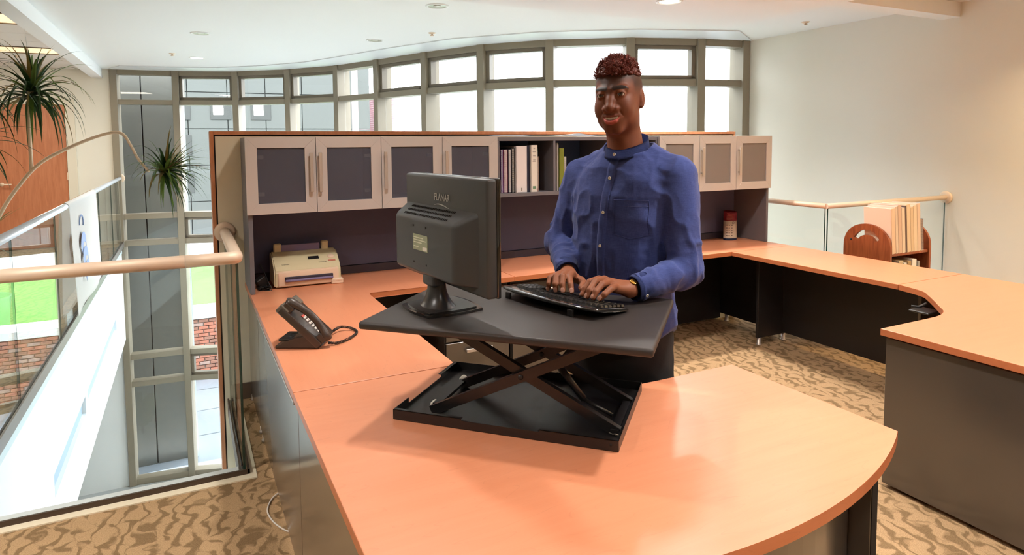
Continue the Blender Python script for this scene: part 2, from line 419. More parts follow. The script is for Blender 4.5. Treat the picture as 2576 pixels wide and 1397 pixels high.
for i in range(len(WP)-1):
    a, b, t, n = bay(i); L = (b-a).length; mid = (a+b)/2
    for z, h in TR:
        m = MB(); m.obox(mid+n*.07+UP*z, t, n, UP, L/2-.03, .09, h, bev=.003); build('transom', m, M_FRAME, W, world=True)
    zs = [(2.34, ZC-.08), (.475, 2.26), (.035, .385), (-1.865, -.055), (-2.325, -1.955), (ZL+.1, -2.415)]
    for k, (z0, z1) in enumerate(zs):
        if k == 0 and i in SASH_TOP or k in (2, 4) and i in (1, 3):
            s = None
            for (dt, dz, hx, hz) in ((0, (z1-z0)/2-.024, L/2-.052, .022), (0, -(z1-z0)/2+.024, L/2-.052, .022), (-L/2+.078, 0, .024, (z1-z0)/2-.004), (L/2-.078, 0, .024, (z1-z0)/2-.004)):
                m = s or MB(); s = m
                m.obox(mid+t*dt+n*.05+UP*((z0+z1)/2+dz), t, n, UP, hx, .045, hz)
            build('sash', s, M_SASH, W, world=True)
        m = MB(); m.obox(mid+n*.10+UP*((z0+z1)/2), t, n, UP, L/2-.05, .004, (z1-z0)/2+.01)
        build('pane', m, M_GLASS, W, world=True)

# ---- door in the left wall
D = sthing('door_1', (-2.1, 12.3, 0)); D['label'] = 'orange brown wooden door with lever handle in a cream frame'
M_DOOR = wood_mat('door_veneer', srgb(200, 130, 94), srgb(184, 114, 78), axis=2, rough=.4)
m = MB(); m.box(-2.58, -1.66, 12.285, 12.325, .01, 2.235, bev=.003); build('door_leaf', m, M_DOOR, D, world=True)
m = MB(); m.box(-1.655, -1.53, 12.27, 12.32, 0, 2.33); m.box(-2.70, -2.585, 12.27, 12.32, 0, 2.33); m.box(-2.585, -1.655, 12.27, 12.32, 2.24, 2.33); build('door_frame', m, mat('door_frame_cream', srgb(228, 222, 206), .5), D, world=True)
m = MB(); m.tube([(-2.50, 12.285, 1.02), (-2.50, 12.22, 1.02), (-2.48, 12.21, 1.02), (-2.37, 12.21, 1.02)], .011, 10); m.lathe([(0, -.012), (.028, -.012), (.028, 0), (0, 0)], (-2.50, 12.285, 1.02), 20, axis='y'); build('lever_handle', m, M_RAIL, D, world=True)
for z in (.25, 1.12, 1.98):
    m = MB(); m.box(-1.668, -1.65, 12.262, 12.285, z-.06, z+.06); build('hinge', m, M_RAIL, D, world=True)

# ---- tiles of the gallery ceiling
G = sthing('ceiling_tiles', (-2, 9, ZC)); G['label'] = 'white square ceiling tiles over the left gallery'
M_TILE = mat('ceiling_tile', srgb(232, 230, 226), .9, bump=.3, bscale=150)
src = None
for iy in range(10):
    for ix in range(3):
        cx, cy = -1.62-ix*.605, 12.0-iy*.605
        if ix >= 0 and iy in (3, 7) and ix < 2: continue
        if src is None:
            m = MB(); m.box(-.298, .298, -.298, .298, -.016, 0, bev=.004); src = build('ceiling_tile', m, M_TILE, G); src.location = (cx+2, cy-9, -.002); continue
        inst('ceiling_tile', src, G, (cx+2, cy-9, -.002))

# ---- railings
def flange(parent, c, axis, r=.062):
    m = MB(); m.lathe([(0, 0), (r, 0), (r, .012), (r*.8, .02), (0, .02)], (0, 0, 0), 28)
    rot = {'y-': Matrix.Rotation(PI/2, 4, 'X'), 'x-': Matrix.Rotation(-PI/2, 4, 'Y'), 'y+': Matrix.Rotation(PI/2, 4, 'X')}[axis]
    m.bm.transform(Matrix.Translation(c) @ rot); return build('wall_flange', m, M_RAIL, parent, world=True)
def pane_box(parent, b, nm='glass_pane'):
    m = MB(); fs = m.box(*b)
    dims = (b[1]-b[0], b[3]-b[2]); thin = 0 if dims[0] < dims[1] else 1
    m.bm.normal_update()
    for f in m.bm.faces:
        c = f.calc_center_median(); f.material_index = 1
        if thin == 0 and (abs(c.x-b[0]) < 1e-6 or abs(c.x-b[1]) < 1e-6): f.material_index = 0
        if thin == 1 and (abs(c.y-b[2]) < 1e-6 or abs(c.y-b[3]) < 1e-6): f.material_index = 0
    return build(nm, m, [M_RGLASS, M_GEDGE], parent, world=True)
M_SHOE = mat('rail_shoe_brown', srgb(74, 58, 46), .45, metal=.3)
M_SILL = mat('sill_cream', srgb(232, 220, 192), .5)
RH = 1.064; RR = .030
# front left railing
T = thing('glass_railing', 'glass railing with tan round handrail turning the corner beside the grey desk panels', 'railing', (.2, 3.33, 0))
m = MB(); m.tube([(-.93, 3.325, RH), (-.02, 3.325, RH)], RR, 20); build('handrail', m, M_RAIL, T, world=True)
m = MB()
pts = [(-.018, 3.325, RH), (.16, 3.325, RH), (.188, 3.327, RH), (.198, 3.337, RH), (.2, 3.365, RH), (.2, 4.335, RH)]
m.tube(pts, RR, 20); build('corner_handrail', m, M_RAIL, T, world=True)
flange(T, (.2, 4.349, RH), 'y-')
pane_box(T, (-.94, .197, 3.319, 3.331, -.06, RH-.012))
pane_box(T, (.194, .206, 3.337, 4.345, -.06, RH-.012))
m = MB(); m.box(-.94, .222, 3.309, 3.316, -.09, .03); m.box(-.94, .19, 3.334, 3.341, -.09, .02); m.box(.213, .222, 3.309, 4.34, -.09, .03); m.box(.178, .187, 3.341, 4.34, -.09, .02); build('base_shoe', m, M_SHOE, T, world=True)
m = MB(); m.box(-.94, .252, 3.262, 3.309, 0, .006); m.box(.222, .252, 3.309, 4.34, 0, .006); build('floor_sill', m, M_SILL, T, world=True)
# left gallery railing
T = thing('glass_railing', 'far glass railing with pale handrail running towards the wooden door', 'railing', (-.97, 8, 0))
m = MB(); m.tube([(-.965, 3.34, RH), (-.965, 12.3, RH)], .028, 18); build('handrail', m, mat('rail_pale', srgb(206, 212, 218), .3, metal=.6), T, world=True)
flange(T, (-.965, 12.318, RH), 'y-', .075)
y0 = 3.36
for k in range(6):
    pane_box(T, (-.971, -.959, y0+.005, y0+1.48, -.05, RH-.015)); y0 += 1.485
m = MB(); m.box(-.985, -.973, 3.36, 12.3, -.0, .035); m.box(-.957, -.945, 3.36, 12.3, -.05, .03); build('base_shoe', m, mat('shoe_grey', srgb(120, 116, 112), .4, metal=.4), T, world=True)
# right railing
T = thing('glass_railing', 'glass railing with tan handrail fixed to the cream wall behind the book cart', 'railing', (4.63, 3.56, 0))
m = MB(); m.tube([(4.63, 4.6, RH), (4.63, 3.56, RH)], .022, 16); m.tube([(4.622, 3.56, RH), (XR-.01, 3.56, RH)], .022, 16); build('handrail', m, M_RAIL, T, world=True)
flange(T, (XR-.001, 3.56, RH), 'x-', .058)
pane_box(T, (4.624, 4.636, 3.575, 4.46, -.02, RH-.012)); pane_box(T, (4.642, 5.43, 3.554, 3.566, -.02, RH-.012)); pane_box(T, (5.438, XR-.02, 3.554, 3.566, -.02, RH-.012))
m = MB(); m.box(4.612, XR, 3.545, 3.552, -.05, .03); m.box(4.612, 4.62, 3.552, 4.46, -.05, .03); build('base_shoe', m, M_SHOE, T, world=True)

# ---- ceiling lights and sprinklers
LBL = 'round recessed ceiling light '
downlight('ceiling_light', 2.06, 5.58, ZC, 0, LBL+'with silver reflector, top centre of the picture', on=False)
downlight('ceiling_light', .20, 8.0, ZC, 0, LBL+'with silver reflector above the left atrium', on=False)
downlight('ceiling_light', .20, 10.25, ZC, 14, LBL+'glowing just in front of the far left windows', on=True)
downlight('ceiling_light', 2.06, 7.72, ZC, 0, LBL+'with silver reflector near the middle windows', on=False)
downlight('ceiling_light', 3.50, 4.98-.06, ZC, 14, LBL+'glowing above and left of the standing man', on=True)
downlight('ceiling_light', 3.42, 4.07, ZS, 26, LBL+'glowing at the top edge above the man', on=True)
n_hidden = 0
for (x, y, p, l) in ((2.05, 1.25, 66, 'high above the curved desk front, lighting the riser'), (3.7, 1.9, 20, 'added high above the corner desk on the right'), (2.0, -.1, 62, 'added behind the camera in line with the curved desk'), (3.8, .1, 30, 'added behind the camera beside the right corner desk'), (.1, -.3, 60, 'added directly behind the camera'), (-1.5, 2.1, 125, 'added above the carpet left of the curved desk to brighten it'), (-2.2, -1.2, 40, 'added far behind the camera on the left'), (2.0, -2., 60, 'added farthest behind the camera in the middle'), (3.8, -2, 40, 'added farthest behind the camera on the right'), (-2.6, 5.2, 30, 'added above the near end of the left gallery'), (3.6, 3.0, 26, 'added above the aisle right of the man'), (.9, 2.75, 46, 'added above the telephone and left corner desk to brighten the hutch'), (2.6, 2.9, 40, 'added above the aisle behind the man to brighten the hutch')):
    downlight('ceiling_light', x, y, ZS, p*.265, LBL+l, on=True)  # unseen lamps added as fill, save the riser lamp read from its shadow
for (x, y, l) in ((5.9, 1.9, 'washing the right wall beyond the picture edge'), (5.9, .6, 'nearest the camera along the right wall')):
    downlight('ceiling_light', x, y, ZC, 30, LBL+l, on=True, tint=(1, .76, .45))
for (x, y, z, l) in ((-.102, 9.9, ZC, 'small chrome sprinkler head on the ceiling above the far left windows'), (2.5, 6.95, ZC, 'small chrome sprinkler head on the ceiling near the middle windows'), (5.78, 4.75, ZC, 'small chrome sprinkler head on the ceiling beside the right wall'), (-1.95, 10.75, ZC-.016, 'small sprinkler head on the gallery tiles beside the warm light panel')):
    t = thing('sprinkler', l, 'sprinkler', (x, y, z), group='ceiling sprinklers')
    m = MB(); m.lathe([(.04, 0), (.04, -.005), (.03, -.012), (.012, -.016), (.012, -.03), (0, -.03)], seg=20); build('escutcheon', m, M_RAIL, t)
    m = MB(); m.lathe([(0, -.034), (.022, -.034), (.022, -.03), (0, -.03)], seg=16); build('deflector', m, M_RAIL, t)
for (y, l) in ((10.1, 'warm glowing rectangular light panel in the gallery ceiling'), (7.68, 'rectangular light panel in the gallery ceiling nearer the camera')):
    t = thing('light_panel', l, 'ceiling light', (-1.9, y, ZC))
    m = MB(); m.box(-.58, .58, -.29, .29, -.02, -.004); build('diffuser', m, mat('panel_glow', (1, 1, 1, 1), .5, emit=(1, .64, .27, 1), estr=.55), t)
    L = bpy.data.lights.new('panel_beam', 'AREA'); L.shape = 'RECTANGLE'; L.size = 1.1; L.size_y = .55; L.energy = 30; L.color = (1, .88, .72); lo = bpy.data.objects.new('panel_beam', L); COL.objects.link(lo); lo.parent = t; lo.location = (0, 0, -.03)
    m = MB(); m.box(-.6, -.58, -.31, .31, -.03, 0); m.box(.58, .6, -.31, .31, -.03, 0); m.box(-.6, .6, -.31, -.29, -.03, 0); m.box(-.6, .6, .29, .31, -.03, 0); build('panel_frame', m, mat('panel_frame_dark', srgb(110, 96, 76), .5), t)

# ------------------------------------------------------------------ outside
m = MB(); m.box(-60, 80, 12.9, 140, -4.4, -4.2); m.box(6.6, 80, -20, 12.9, -4.4, -4.2)
struct(build('ground_paving', m, mat('wet_paving', srgb(128, 136, 146), .18, var=.1, vscale=.6)), 'wet pale paving outside')
m = MB()
for k in range(6): m.box(-8, 20, 14.1+k*.001+1.35*k, 14.13+1.35*k, -4.205, -4.198)
struct(build('paving_joint', m, mat('joint_grey', srgb(70, 76, 80), .6)))
# brick retaining wall with lawn on top
B = thing('brick_wall', 'low red brick retaining wall with pale cap outside the left windows', 'wall', (0, 18, -4.2))
M_BR = [mat('brick_red', srgb(176, 112, 92), .9), mat('brick_brown', srgb(150, 106, 90), .9), mat('brick_grey', srgb(168, 140, 130), .9)]
m = MB(); m.box(-6, 12, 17.86, 18.3, -4.2, -2.72); build('mortar_core', m, mat('mortar', srgb(206, 204, 200), .95), B, world=True)
m = MB(); m.box(-6, 12, 17.75, 18.6, -2.72, -2.55); build('concrete_cap', m, mat('pale_concrete', srgb(226, 226, 222), .8), B, world=True)
brs = []
for k in range(3):
    m = MB(); m.box(-.108, .108, -.05, .05, -.036, .036, bev=.005)
    brs.append(m)
first = [None]*3
cnt = 0
for r in range(16):
    for c in range(18):
        x = -1.75+c*.235+(.1175 if r % 2 else 0); z = -4.14+r*.09; k = random.choice((0, 0, 1, 1, 2))
        L = (x, 17.84-18+random.uniform(-.004, .004), z+4.2)
        if first[k] is None:
            o = build('brick', brs[k], M_BR[k], B); o.location = L; first[k] = o
        else: inst('brick', first[k], B, L)
for k in range(3):
    if first[k] is None: brs[k].bm.free()
m = MB()
def lawnf(u, v): return Vector((-14+30*u, 18.62+7*v, -2.6+.04*mnoise.noise(Vector((u*40, v*20, 0)))))
m.grid(lawnf, 40, 12)
o = build('lawn', m, mat('lawn_green', srgb(88, 144, 62), .95, var=.25, vscale=6, bump=.5, bscale=60)); tag(o, 'bright green lawn outside beyond the brick wall', 'grass'); o['kind'] = 'stuff'
m = MB(); m.box(-40, 60, 25.6, 70, -2.9, -2.62); struct(build('ground_street', m, mat('street_grey', srgb(216, 218, 222), .8)), 'pale street beyond the lawn')
# grey panelled wing close outside the left bays
Wg = thing('building_wing', 'grey metal panelled wing standing just outside the far left windows', 'building', (-1.2, 13.2, -4.2))
M_PAN = mat('panel_grey', srgb(94, 94, 89), .42, metal=.1)
m = MB(); m.box(-3.3, -.1, 13.24, 15.5, -4.2, 3.4); build('core_wall', m, M_DARK, Wg, world=True)
for (x0, x1) in ((-3.25, -2.45), (-2.43, -1.6), (-1.58, -.665), (-.645, -.1)):
    for (z0, z1) in ((-4.2, 3.4),):
        m = MB(); m.box(x0, x1, 13.2, 13.24, z0, z1, bev=.004); build('metal_panel', m, M_PAN, Wg, world=True)
m = MB(); m.box(-.1, .02, 13.15, 15.5, -4.2, 3.4); build('corner_glazing', m, mat('pale_corner', srgb(206, 216, 220), .2), Wg, world=True)
# far panelled facade with square lights
Fa = thing('office_building', 'pale panelled office facade with square lights seen through the left windows', 'building', (6, 31, -2.6))
M_FP = mat('facade_panel', srgb(74, 77, 76), .5)
m = MB(); m.box(-6, 7.1, 31.05, 40, -2.6, 9); build('core_wall', m, mat('facade_joint', srgb(34, 36, 37), .8), Fa, world=True)
m = MB(); m.box(7.1, 7.4, 30.98, 40, -2.6, 9); build('brick_return', m, mat('brick_return', srgb(170, 146, 150), .9), Fa, world=True)
src = None; ls = None
for ix in range(9):
    for iz in range(6):
        x = -5.3+ix*1.56; z = -1.62+iz*1.56
        if src is None:
            m = MB(); m.box(-.765, .765, -.06, 0, -.765, .765, bev=.01); src = build('facade_panel', m, M_FP, Fa); src.location = (x-6, .05, z+2.6)
        else: inst('facade_panel', src, Fa, (x-6, .05, z+2.6))
for lx_, lz_ in ((-.25, 3.1), (1.35, 3.12), (2.98, 3.12), (-.25, 1.56), (-.2, .0), (1.4, 1.56), (1.4, .0), (3.0, 1.56)):
    if ls is None:
        m = MB(); m.box(-.2, .2, -.12, -.06, -.24, .24, bev=.02); ls = build('square_light', m, mat('facade_lamp', (1, 1, 1, 1), .5, emit=(1, .98, .92, 1), estr=14), Fa); ls.location = (lx_-6, .05, lz_+2.6)
        m = MB(); m.box(-.42, .42, -.10, -.06, -.46, .46, bev=.03); lb = build('light_surround', m, mat('lamp_surround', srgb(52, 54, 54), .5), Fa); lb.location = (lx_-6+.1, .05, lz_+2.6)
    else:
        inst('square_light', ls, Fa, (lx_-6, .05, lz_+2.6)); inst('light_surround', lb, Fa, (lx_-6+.1, .05, lz_+2.6))
# brick building glimpsed through the middle windows
Bb = thing('brick_building', 'pale washed out brick building glimpsed through the middle windows', 'building', (9.7, 31, -2.6))
def brickwall_mat():
    m = bpy.data.materials.new('far_brickwork'); m.use_nodes = True; n = m.node_tree.nodes; l = m.node_tree.links; b = n['Principled BSDF']
    tc = n.new('ShaderNodeTexCoord'); mp = n.new('ShaderNodeMapping'); mp.inputs['Rotation'].default_value = (PI/2, 0, 0); l.new(tc.outputs['Object'], mp.inputs[0])
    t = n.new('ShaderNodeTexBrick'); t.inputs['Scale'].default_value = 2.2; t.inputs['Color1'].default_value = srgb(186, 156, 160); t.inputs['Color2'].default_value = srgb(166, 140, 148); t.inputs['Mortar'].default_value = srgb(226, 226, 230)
    l.new(mp.outputs[0], t.inputs[0]); l.new(t.outputs[0], b.inputs['Base Color']); b.inputs['Roughness'].default_value = .95
    return m
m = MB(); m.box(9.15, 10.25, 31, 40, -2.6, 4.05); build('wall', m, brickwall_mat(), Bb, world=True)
m = MB(); m.box(9.1, 10.3, 30.95, 40, 4.05, 4.2); build('coping', m, MATS['pale_concrete'], Bb, world=True)
# ------------------------------------------------------------------ reception furniture
ZD, TH = .74, .032     # desk height, top thickness
def worktop(parent, poly, mats=None, z=ZD):
    m = MB(); m.prism(poly, z-TH, z, 0, 1, bev=.0025)
    for f in m.bm.faces:
        pass
    m.bm.normal_update()
    for f in m.bm.faces: f.material_index = 0 if f.normal.z > .5 else 1
    o = build('worktop', m, mats or [M_WOOD, M_EDGE], parent, world=True)
    return o
def panel(parent, b, nm='side_panel', mt=None, bev=.002, label=None):
    m = MB(); m.box(*b, bev=bev); return build(nm, m, mt or M_CHAR, parent, world=True, label=label)
def foot(parent, x, y, h=.06):
    m = MB(); m.lathe([(0, 0), (.02, 0), (.02, .01), (.015, .012), (.015, h), (0, h)], (x, y, 0), 16); return build('levelling_foot', m, M_SILV, parent, world=True)
def bow(x0, x1, ys, ya, n=28):
    cx, hw, sag = (x0+x1)/2, (x1-x0)/2, ys-ya; R = (hw*hw+sag*sag)/(2*sag)
    a = math.asin(hw/R); return [(cx+R*math.sin(-a+2*a*i/n), ya+R-R*math.cos(-a+2*a*i/n)) for i in range(n+1)]
def smooth_poly(pts, n=6):
    """Catmull-Rom through pts"""
    out = []
    for i in range(len(pts)-1):
        p0, p1, p2, p3 = (Vector(pts[max(i-1, 0)]), Vector(pts[i]), Vector(pts[i+1]), Vector(pts[min(i+2, len(pts)-1)]))
        for k in range(n):
            t = k/n
            out.append(tuple(.5*((2*p1)+(p2-p0)*t+(2*p0-5*p1+4*p2-p3)*t*t+(3*p1-p0-3*p2+p3)*t**3)))
    out.append(tuple(pts[-1])); return out

# bow-front desk nearest the camera
T = thing('bow_front_desk', 'orange wood desk with curved front edge nearest the camera, carrying the black riser', 'desk', (1.08, 1.6, 0))
inner = smooth_poly([(1.47, 1.818), (1.37, 1.826), (1.28, 1.865), (1.0, 2.14), (.94, 2.22), (.912, 2.312)])
worktop(T, bow(.303, 1.853, 1.166, .965)+[(1.853, 1.822)]+inner+[(.303, 2.312)])
panel(T, (.317, .342, 1.20, 2.305, .03, ZD-TH-.004), label='grey end panel')
panel(T, (1.775, 1.80, 1.19, 1.80, .03, ZD-TH-.004))
m = MB()
pts = bow(.345, 1.772, 1.26, 1.10, 20)
m.prism([(x, y) for x, y in pts]+[(x, y+.02) for x, y in pts[::-1]], .03, ZD-TH-.004); build('modesty_panel', m, M_CHAR, T, world=True)
panel(T, (1.7755, 1.7995, 1.186, 1.189, .03, ZD-TH-.006), 'edge_strip', M_DARK, 0)
for p in ((.33, 1.25), (.33, 2.2), (1.788, 1.25), (1.788, 1.75)): foot(T, *p, .035)

# left corner desk: return along the railing plus the left half of the back run
T = thing('corner_desk', 'L-shaped orange wood desk with the telephone and fax, along the glass railing', 'desk', (.6, 3.4, 0))
worktop(T, [(.303, 2.316), (.910, 2.316), (.910, 3.66), (.925, 3.685), (1.86, 3.69), (1.86, 4.338), (.303, 4.338)], [M_WOODY, M_EDGE])
panel(T, (.317, .342, 2.312, 3.715, .03, ZD-TH-.004), label='grey outer panel below the telephone')
panel(T, (.317, .342, 3.72, 4.34, .03, ZD-TH-.004))
panel(T, (.345, .87, 2.33, 2.35, .06, ZD-TH-.004), 'inner_panel')
panel(T, (.90, 1.85, 4.31, 4.33, .02, ZD-TH-.004), 'modesty_panel', M_SHADL)
m = MB(); m.box(.309, .316, 2.36, 3.70, ZD-TH-.03, ZD-TH-.022); build('edge_groove', m, M_SILV, T, world=True)
for p in ((.33, 2.4), (.33, 3.66), (.33, 3.78), (.33, 4.3)): foot(T, *p, .035)

# back desk under the right part of the hutch
T = thing('back_desk', 'straight orange wood desk under the right half of the hutch, behind the man', 'desk', (3, 4, 0))
worktop(T, [(1.863, 3.69), (3.757, 3.715), (4.41, 3.715), (4.41, 4.338), (1.863, 4.338)])
panel(T, (2.32, 4.235, 4.31, 4.33, .02, ZD-TH-.004), 'modesty_panel', M_SHADL)
panel(T, (3.11, 3.135, 3.74, 4.30, .06, ZD-TH-.004), mt=M_SHADL)
panel(T, (4.24, 4.265, 3.76, 4.34, .06, ZD-TH-.004), mt=M_SHADL)
for p in ((3.12, 3.78), (4.25, 4.25), (4.25, 3.8)): foot(T, *p)

# right return
T = thing('return_desk', 'straight orange wood desk on the right, in front of the glass railing', 'desk', (4.1, 3.0, 0))
worktop(T, [(3.757, 2.395), (4.41, 2.395), (4.41, 3.711), (3.757, 3.711)], [M_WOODY, M_EDGE])
panel(T, (4.20, 4.222, 2.42, 3.60, .075, ZD-TH-.004), 'modesty_panel', M_SHADL)
panel(T, (3.94, 4.40, 3.61, 3.635, .06, ZD-TH-.004), mt=M_SHADL)
panel(T, (4.0, 4.40, 2.40, 2.42, .06, ZD-TH-.004))
for p in ((3.965, 3.622), (4.235, 3.622), (4.2, 2.41)): foot(T, *p)

# near right corner desk
T = thing('corner_desk', 'large orange wood corner desk with plain grey panel at the right edge of the picture', 'desk', (3.6, 1.4, 0))
inner = smooth_poly([(3.10, 1.862), (3.25, 1.868), (3.36, 1.905), (3.45, 1.98), (3.63, 2.14), (3.71, 2.23), (3.757, 2.391)])
worktop(T, [(2.806, .42), (4.41, .42), (4.41, 2.391)]+inner[::-1]+[(2.806, 1.862)])
panel(T, (2.822, 2.85, .45, 1.845, .02, ZD-TH-.008), label='dark grey side panel')
panel(T, (2.85, 3.3, 1.82, 1.845, .02, ZD-TH-.004), 'end_panel')
panel(T, (4.30, 4.325, .45, 2.38, .06, ZD-TH-.004), 'modesty_panel', M_SHADL)
m = MB(); m.tube([(3.60, 2.13, ZD-TH-.005), (3.58, 2.16, ZD-TH-.03), (3.56, 2.19, ZD-TH-.03)], .008, 8); m.box(3.50, 3.62, 2.06, 2.17, ZD-TH-.045, ZD-TH-.033, bev=.004)
build('keyboard_bracket', m, M_BLK, T, world=True)

# file cabinets below the back run
for k, (x0, x1, l) in enumerate(((1.40, 1.842, 'charcoal file cabinet with bar handles seen through the riser legs'), (1.862, 2.31, 'charcoal file cabinet beside the man\'s legs under the back desk'))):
    T = thing('file_cabinet', l, 'cabinet', ((x0+x1)/2, 4.0, 0), group='file cabinets under the desk')
    panel(T, (x0, x1, 3.76, 4.29, .03, ZD-TH-.01), 'cabinet_body')
    for (z0, z1) in ((.04, .35), (.36, .68)):
        d = panel(T, (x0+.004, x1-.004, 3.735, 3.758, z0, z1), 'drawer_front', M_CHAR)
        m = MB(); cx = (x0+x1)/2; zz = z1-.055
        m.box(cx-.09, cx+.09, 3.708, 3.716, zz-.012, zz+.012, bev=.003); m.box(cx-.088, cx-.078, 3.714, 3.737, zz-.006, zz+.006); m.box(cx+.078, cx+.088, 3.714, 3.737, zz-.006, zz+.006)
        h = build('bar_handle', m, M_SILV, d); h.matrix_parent_inverse = Matrix.Translation(-Vector(T.location))

# ------------------------------------------------------------------ hutch
YF, YB, HZ0, HZ1 = 3.95, 4.334, 1.20, 1.64
M_TACK = mat('tackboard_slate', srgb(92, 98, 130), .95, bump=.5, bscale=600)
M_HUT = mat('hutch_laminate', srgb(110, 108, 114), .45, bump=.04, bscale=400)
M_INT = mat('hutch_interior', srgb(66, 84, 122), .6)
M_DOORF = mat('door_aluminium', srgb(198, 193, 190), .42, metal=.25, bump=.05, bscale=500, stretch=(1, 1, 12))
M_FROST = frost_mat('frosted_glass', srgb(88, 90, 104), .62)
M_FROST2 = frost_mat('frosted_glass_light', srgb(152, 144, 138), .66)
def door(parent, x0, x1, side, frost):
    m = MB(); z0, z1, w = HZ0, HZ1, .062; y0, y1 = YF-.022, YF-.002
    g = .0015; x0 += g; x1 -= g
    # four mitred rails
    O = [(x0, z0), (x1, z0), (x1, z1), (x0, z1)]; I = [(x0+w, z0+w), (x1-w, z0+w), (x1-w, z1-w), (x0+w, z1-w)]
    d = build('door', MB(), M_DOORF, parent) if False else None
    grp = None
    for k in range(4):
        k2 = (k+1) % 4; s = .0006
        m2 = MB(); m2.prism_dir([(O[k][0], y1, O[k][1]), (O[k2][0], y1, O[k2][1]), (I[k2][0], y1, I[k2][1]), (I[k][0], y1, I[k][1])], (0, y0-y1, 0))
        es = [e for e in m2.bm.edges]
        bmesh.ops.bevel(m2.bm, geom=es, offset=.0009, segments=1, affect='EDGES')
        if grp is None: grp = m2
        else:
            me = bpy.data.meshes.new('tmp'); m2.bm.to_mesh(me); grp.bm.from_mesh(me); bpy.data.meshes.remove(me); m2.bm.free()
    d = build('door', grp, M_DOORF, parent, world=True)
    m = MB(); m.box(x0+w-.004, x1-w+.004, y0+.008, y0+.013, z0+w-.004, z1-w+.004); p = build('frosted_pane', m, frost, d); p.matrix_parent_inverse = Matrix.Translation(-Vector(parent.location))
    hx = x1-.028 if side == 'R' else x0+.020
    m = MB(); m.box(hx-.010, hx+.010, y0-.028, y0-.020, z0+.12, z1-.09, bev=.002); m.box(hx-.004, hx+.004, y0-.022, y0, z0+.14, z0+.15); m.box(hx-.004, hx+.004, y0-.022, y0, z1-.12, z1-.11)
    h = build('handle', m, M_SILV, d); h.matrix_parent_inverse = Matrix.Translation(-Vector(parent.location))
    sx = x0+w+.006 if side == 'R' else x1-w-.006; sg = 1 if side == 'R' else -1
    for z in (z0+.115, z1-.115):
        m = MB(); m.box(min(sx-.012*sg, sx+.03*sg), max(sx-.012*sg, sx+.03*sg), y1-.004, y1+.010, z-.011, z+.011, bev=.003); h = build('hinge', m, mat('hinge_bright', srgb(250, 244, 232), .3), d); h.matrix_parent_inverse = Matrix.Translation(-Vector(parent.location))
    return d
def cabinet(x0, x1, label, doors, frost):
    T = thing('wall_cabinet', label, 'cabinet', ((x0+x1)/2, 4.14, HZ0), group='hutch cabinets')
    m = MB(); t = .018
    m.box(x0, x1, YF, YB, HZ0, HZ0+t); m.box(x0, x1, YF, YB, HZ1-t, HZ1); m.box(x0, x0+t, YF, YB, HZ0+t, HZ1-t); m.box(x1-t, x1, YF, YB, HZ0+t, HZ1-t); m.box(x0, x1, YB-.01, YB, HZ0, HZ1)
    build('carcass', m, [M_HUT], T, world=True)
    for (a, b, s) in doors: door(T, a, b, s, frost)
    return T
cabinet(.305, 1.073, 'grey wall cabinet with two frosted doors above the fax machine', [(.298, .684, 'R'), (.684, 1.073, 'L')], M_FROST)
cabinet(1.073, 1.865, 'grey wall cabinet with two frosted doors behind the monitor', [(1.073, 1.47, 'L'), (1.47, 1.862, 'L')], M_FROST)
cabinet(3.22, 4.405, 'grey wall cabinet with three frosted doors right of the man', [(3.22, 3.617, 'L'), (3.617, 4.011, 'L'), (4.011, 4.412, 'L')], M_FROST2)
# open shelf unit
T = thing('shelf_unit', 'open slate blue hutch shelf holding binders and books behind the man', 'shelf', (2.54, 4.14, HZ0))
t = .018
for nm, b in (('top_board', (1.867, 3.218, YF, YB, HZ1-t-.012, HZ1-.004)), ('shelf_board', (1.867, 3.218, YF, YB, HZ0+.03, HZ0+.055)), ('side_board', (1.867, 1.885, YF+.001, YB, HZ0+.03, HZ1-t-.012)), ('divider', (2.302, 2.320, YF+.001, YB, HZ0+.055, HZ1-t-.012)), ('divider', (2.755, 2.773, YF+.001, YB, HZ0+.055, HZ1-t-.012)), ('side_board', (3.20, 3.218, YF+.001, YB, HZ0+.03, HZ1-t-.012)), ('back_board', (1.885, 3.2, YB-.012, YB-.002, HZ0+.055, HZ1-t-.012))):
    m = MB(); m.box(*b, bev=.001); build(nm, m, M_HUT if nm != 'back_board' else M_INT, T, world=True)
# hutch supports and tackboard
T = thing('hutch_base', 'dark slate tackboard and end panels between the desk and the hutch cabinets', 'hutch', (2.35, 4.3, ZD))
for (x0, x1) in ((.305, .330), (1.85, 1.875), (3.21, 3.235), (4.385, 4.41)):
    panel(T, (x0, x1, YF+.004, YB, ZD, HZ0-.001), 'upright', M_HUT)
for (x0, x1) in ((.332, 1.848), (1.877, 3.208), (3.237, 4.383)):
    panel(T, (x0, x1, YB-.02, YB, ZD+.055, HZ0-.001), 'tackboard', M_TACK, .001)
    panel(T, (x0, x1, YB-.03, YB, ZD+.0005, ZD+.052), 'kick_rail', mat('rail_slate', srgb(58, 58, 76), .5), .001)
# ------------------------------------------------------------------ sit-stand riser
M_RIS = mat('riser_black', srgb(48, 43, 41), .42, bump=.25, bscale=900)
M_RISM = mat('riser_steel', srgb(27, 25, 25), .34, spec=.55)
M_NYL = mat('white_nylon', srgb(226, 222, 208), .4)
RU = Vector((.70, -.714, 0)).normalized(); RA = math.atan2(RU.y, RU.x)
T = thing('desk_riser', 'black scissor-lift standing desk riser holding the monitor and keyboard', 'desk riser', (.9625, 1.85, ZD+.0008), RA)
m = MB(); hx, hy = .449, .293
ox, oy = .0, .024
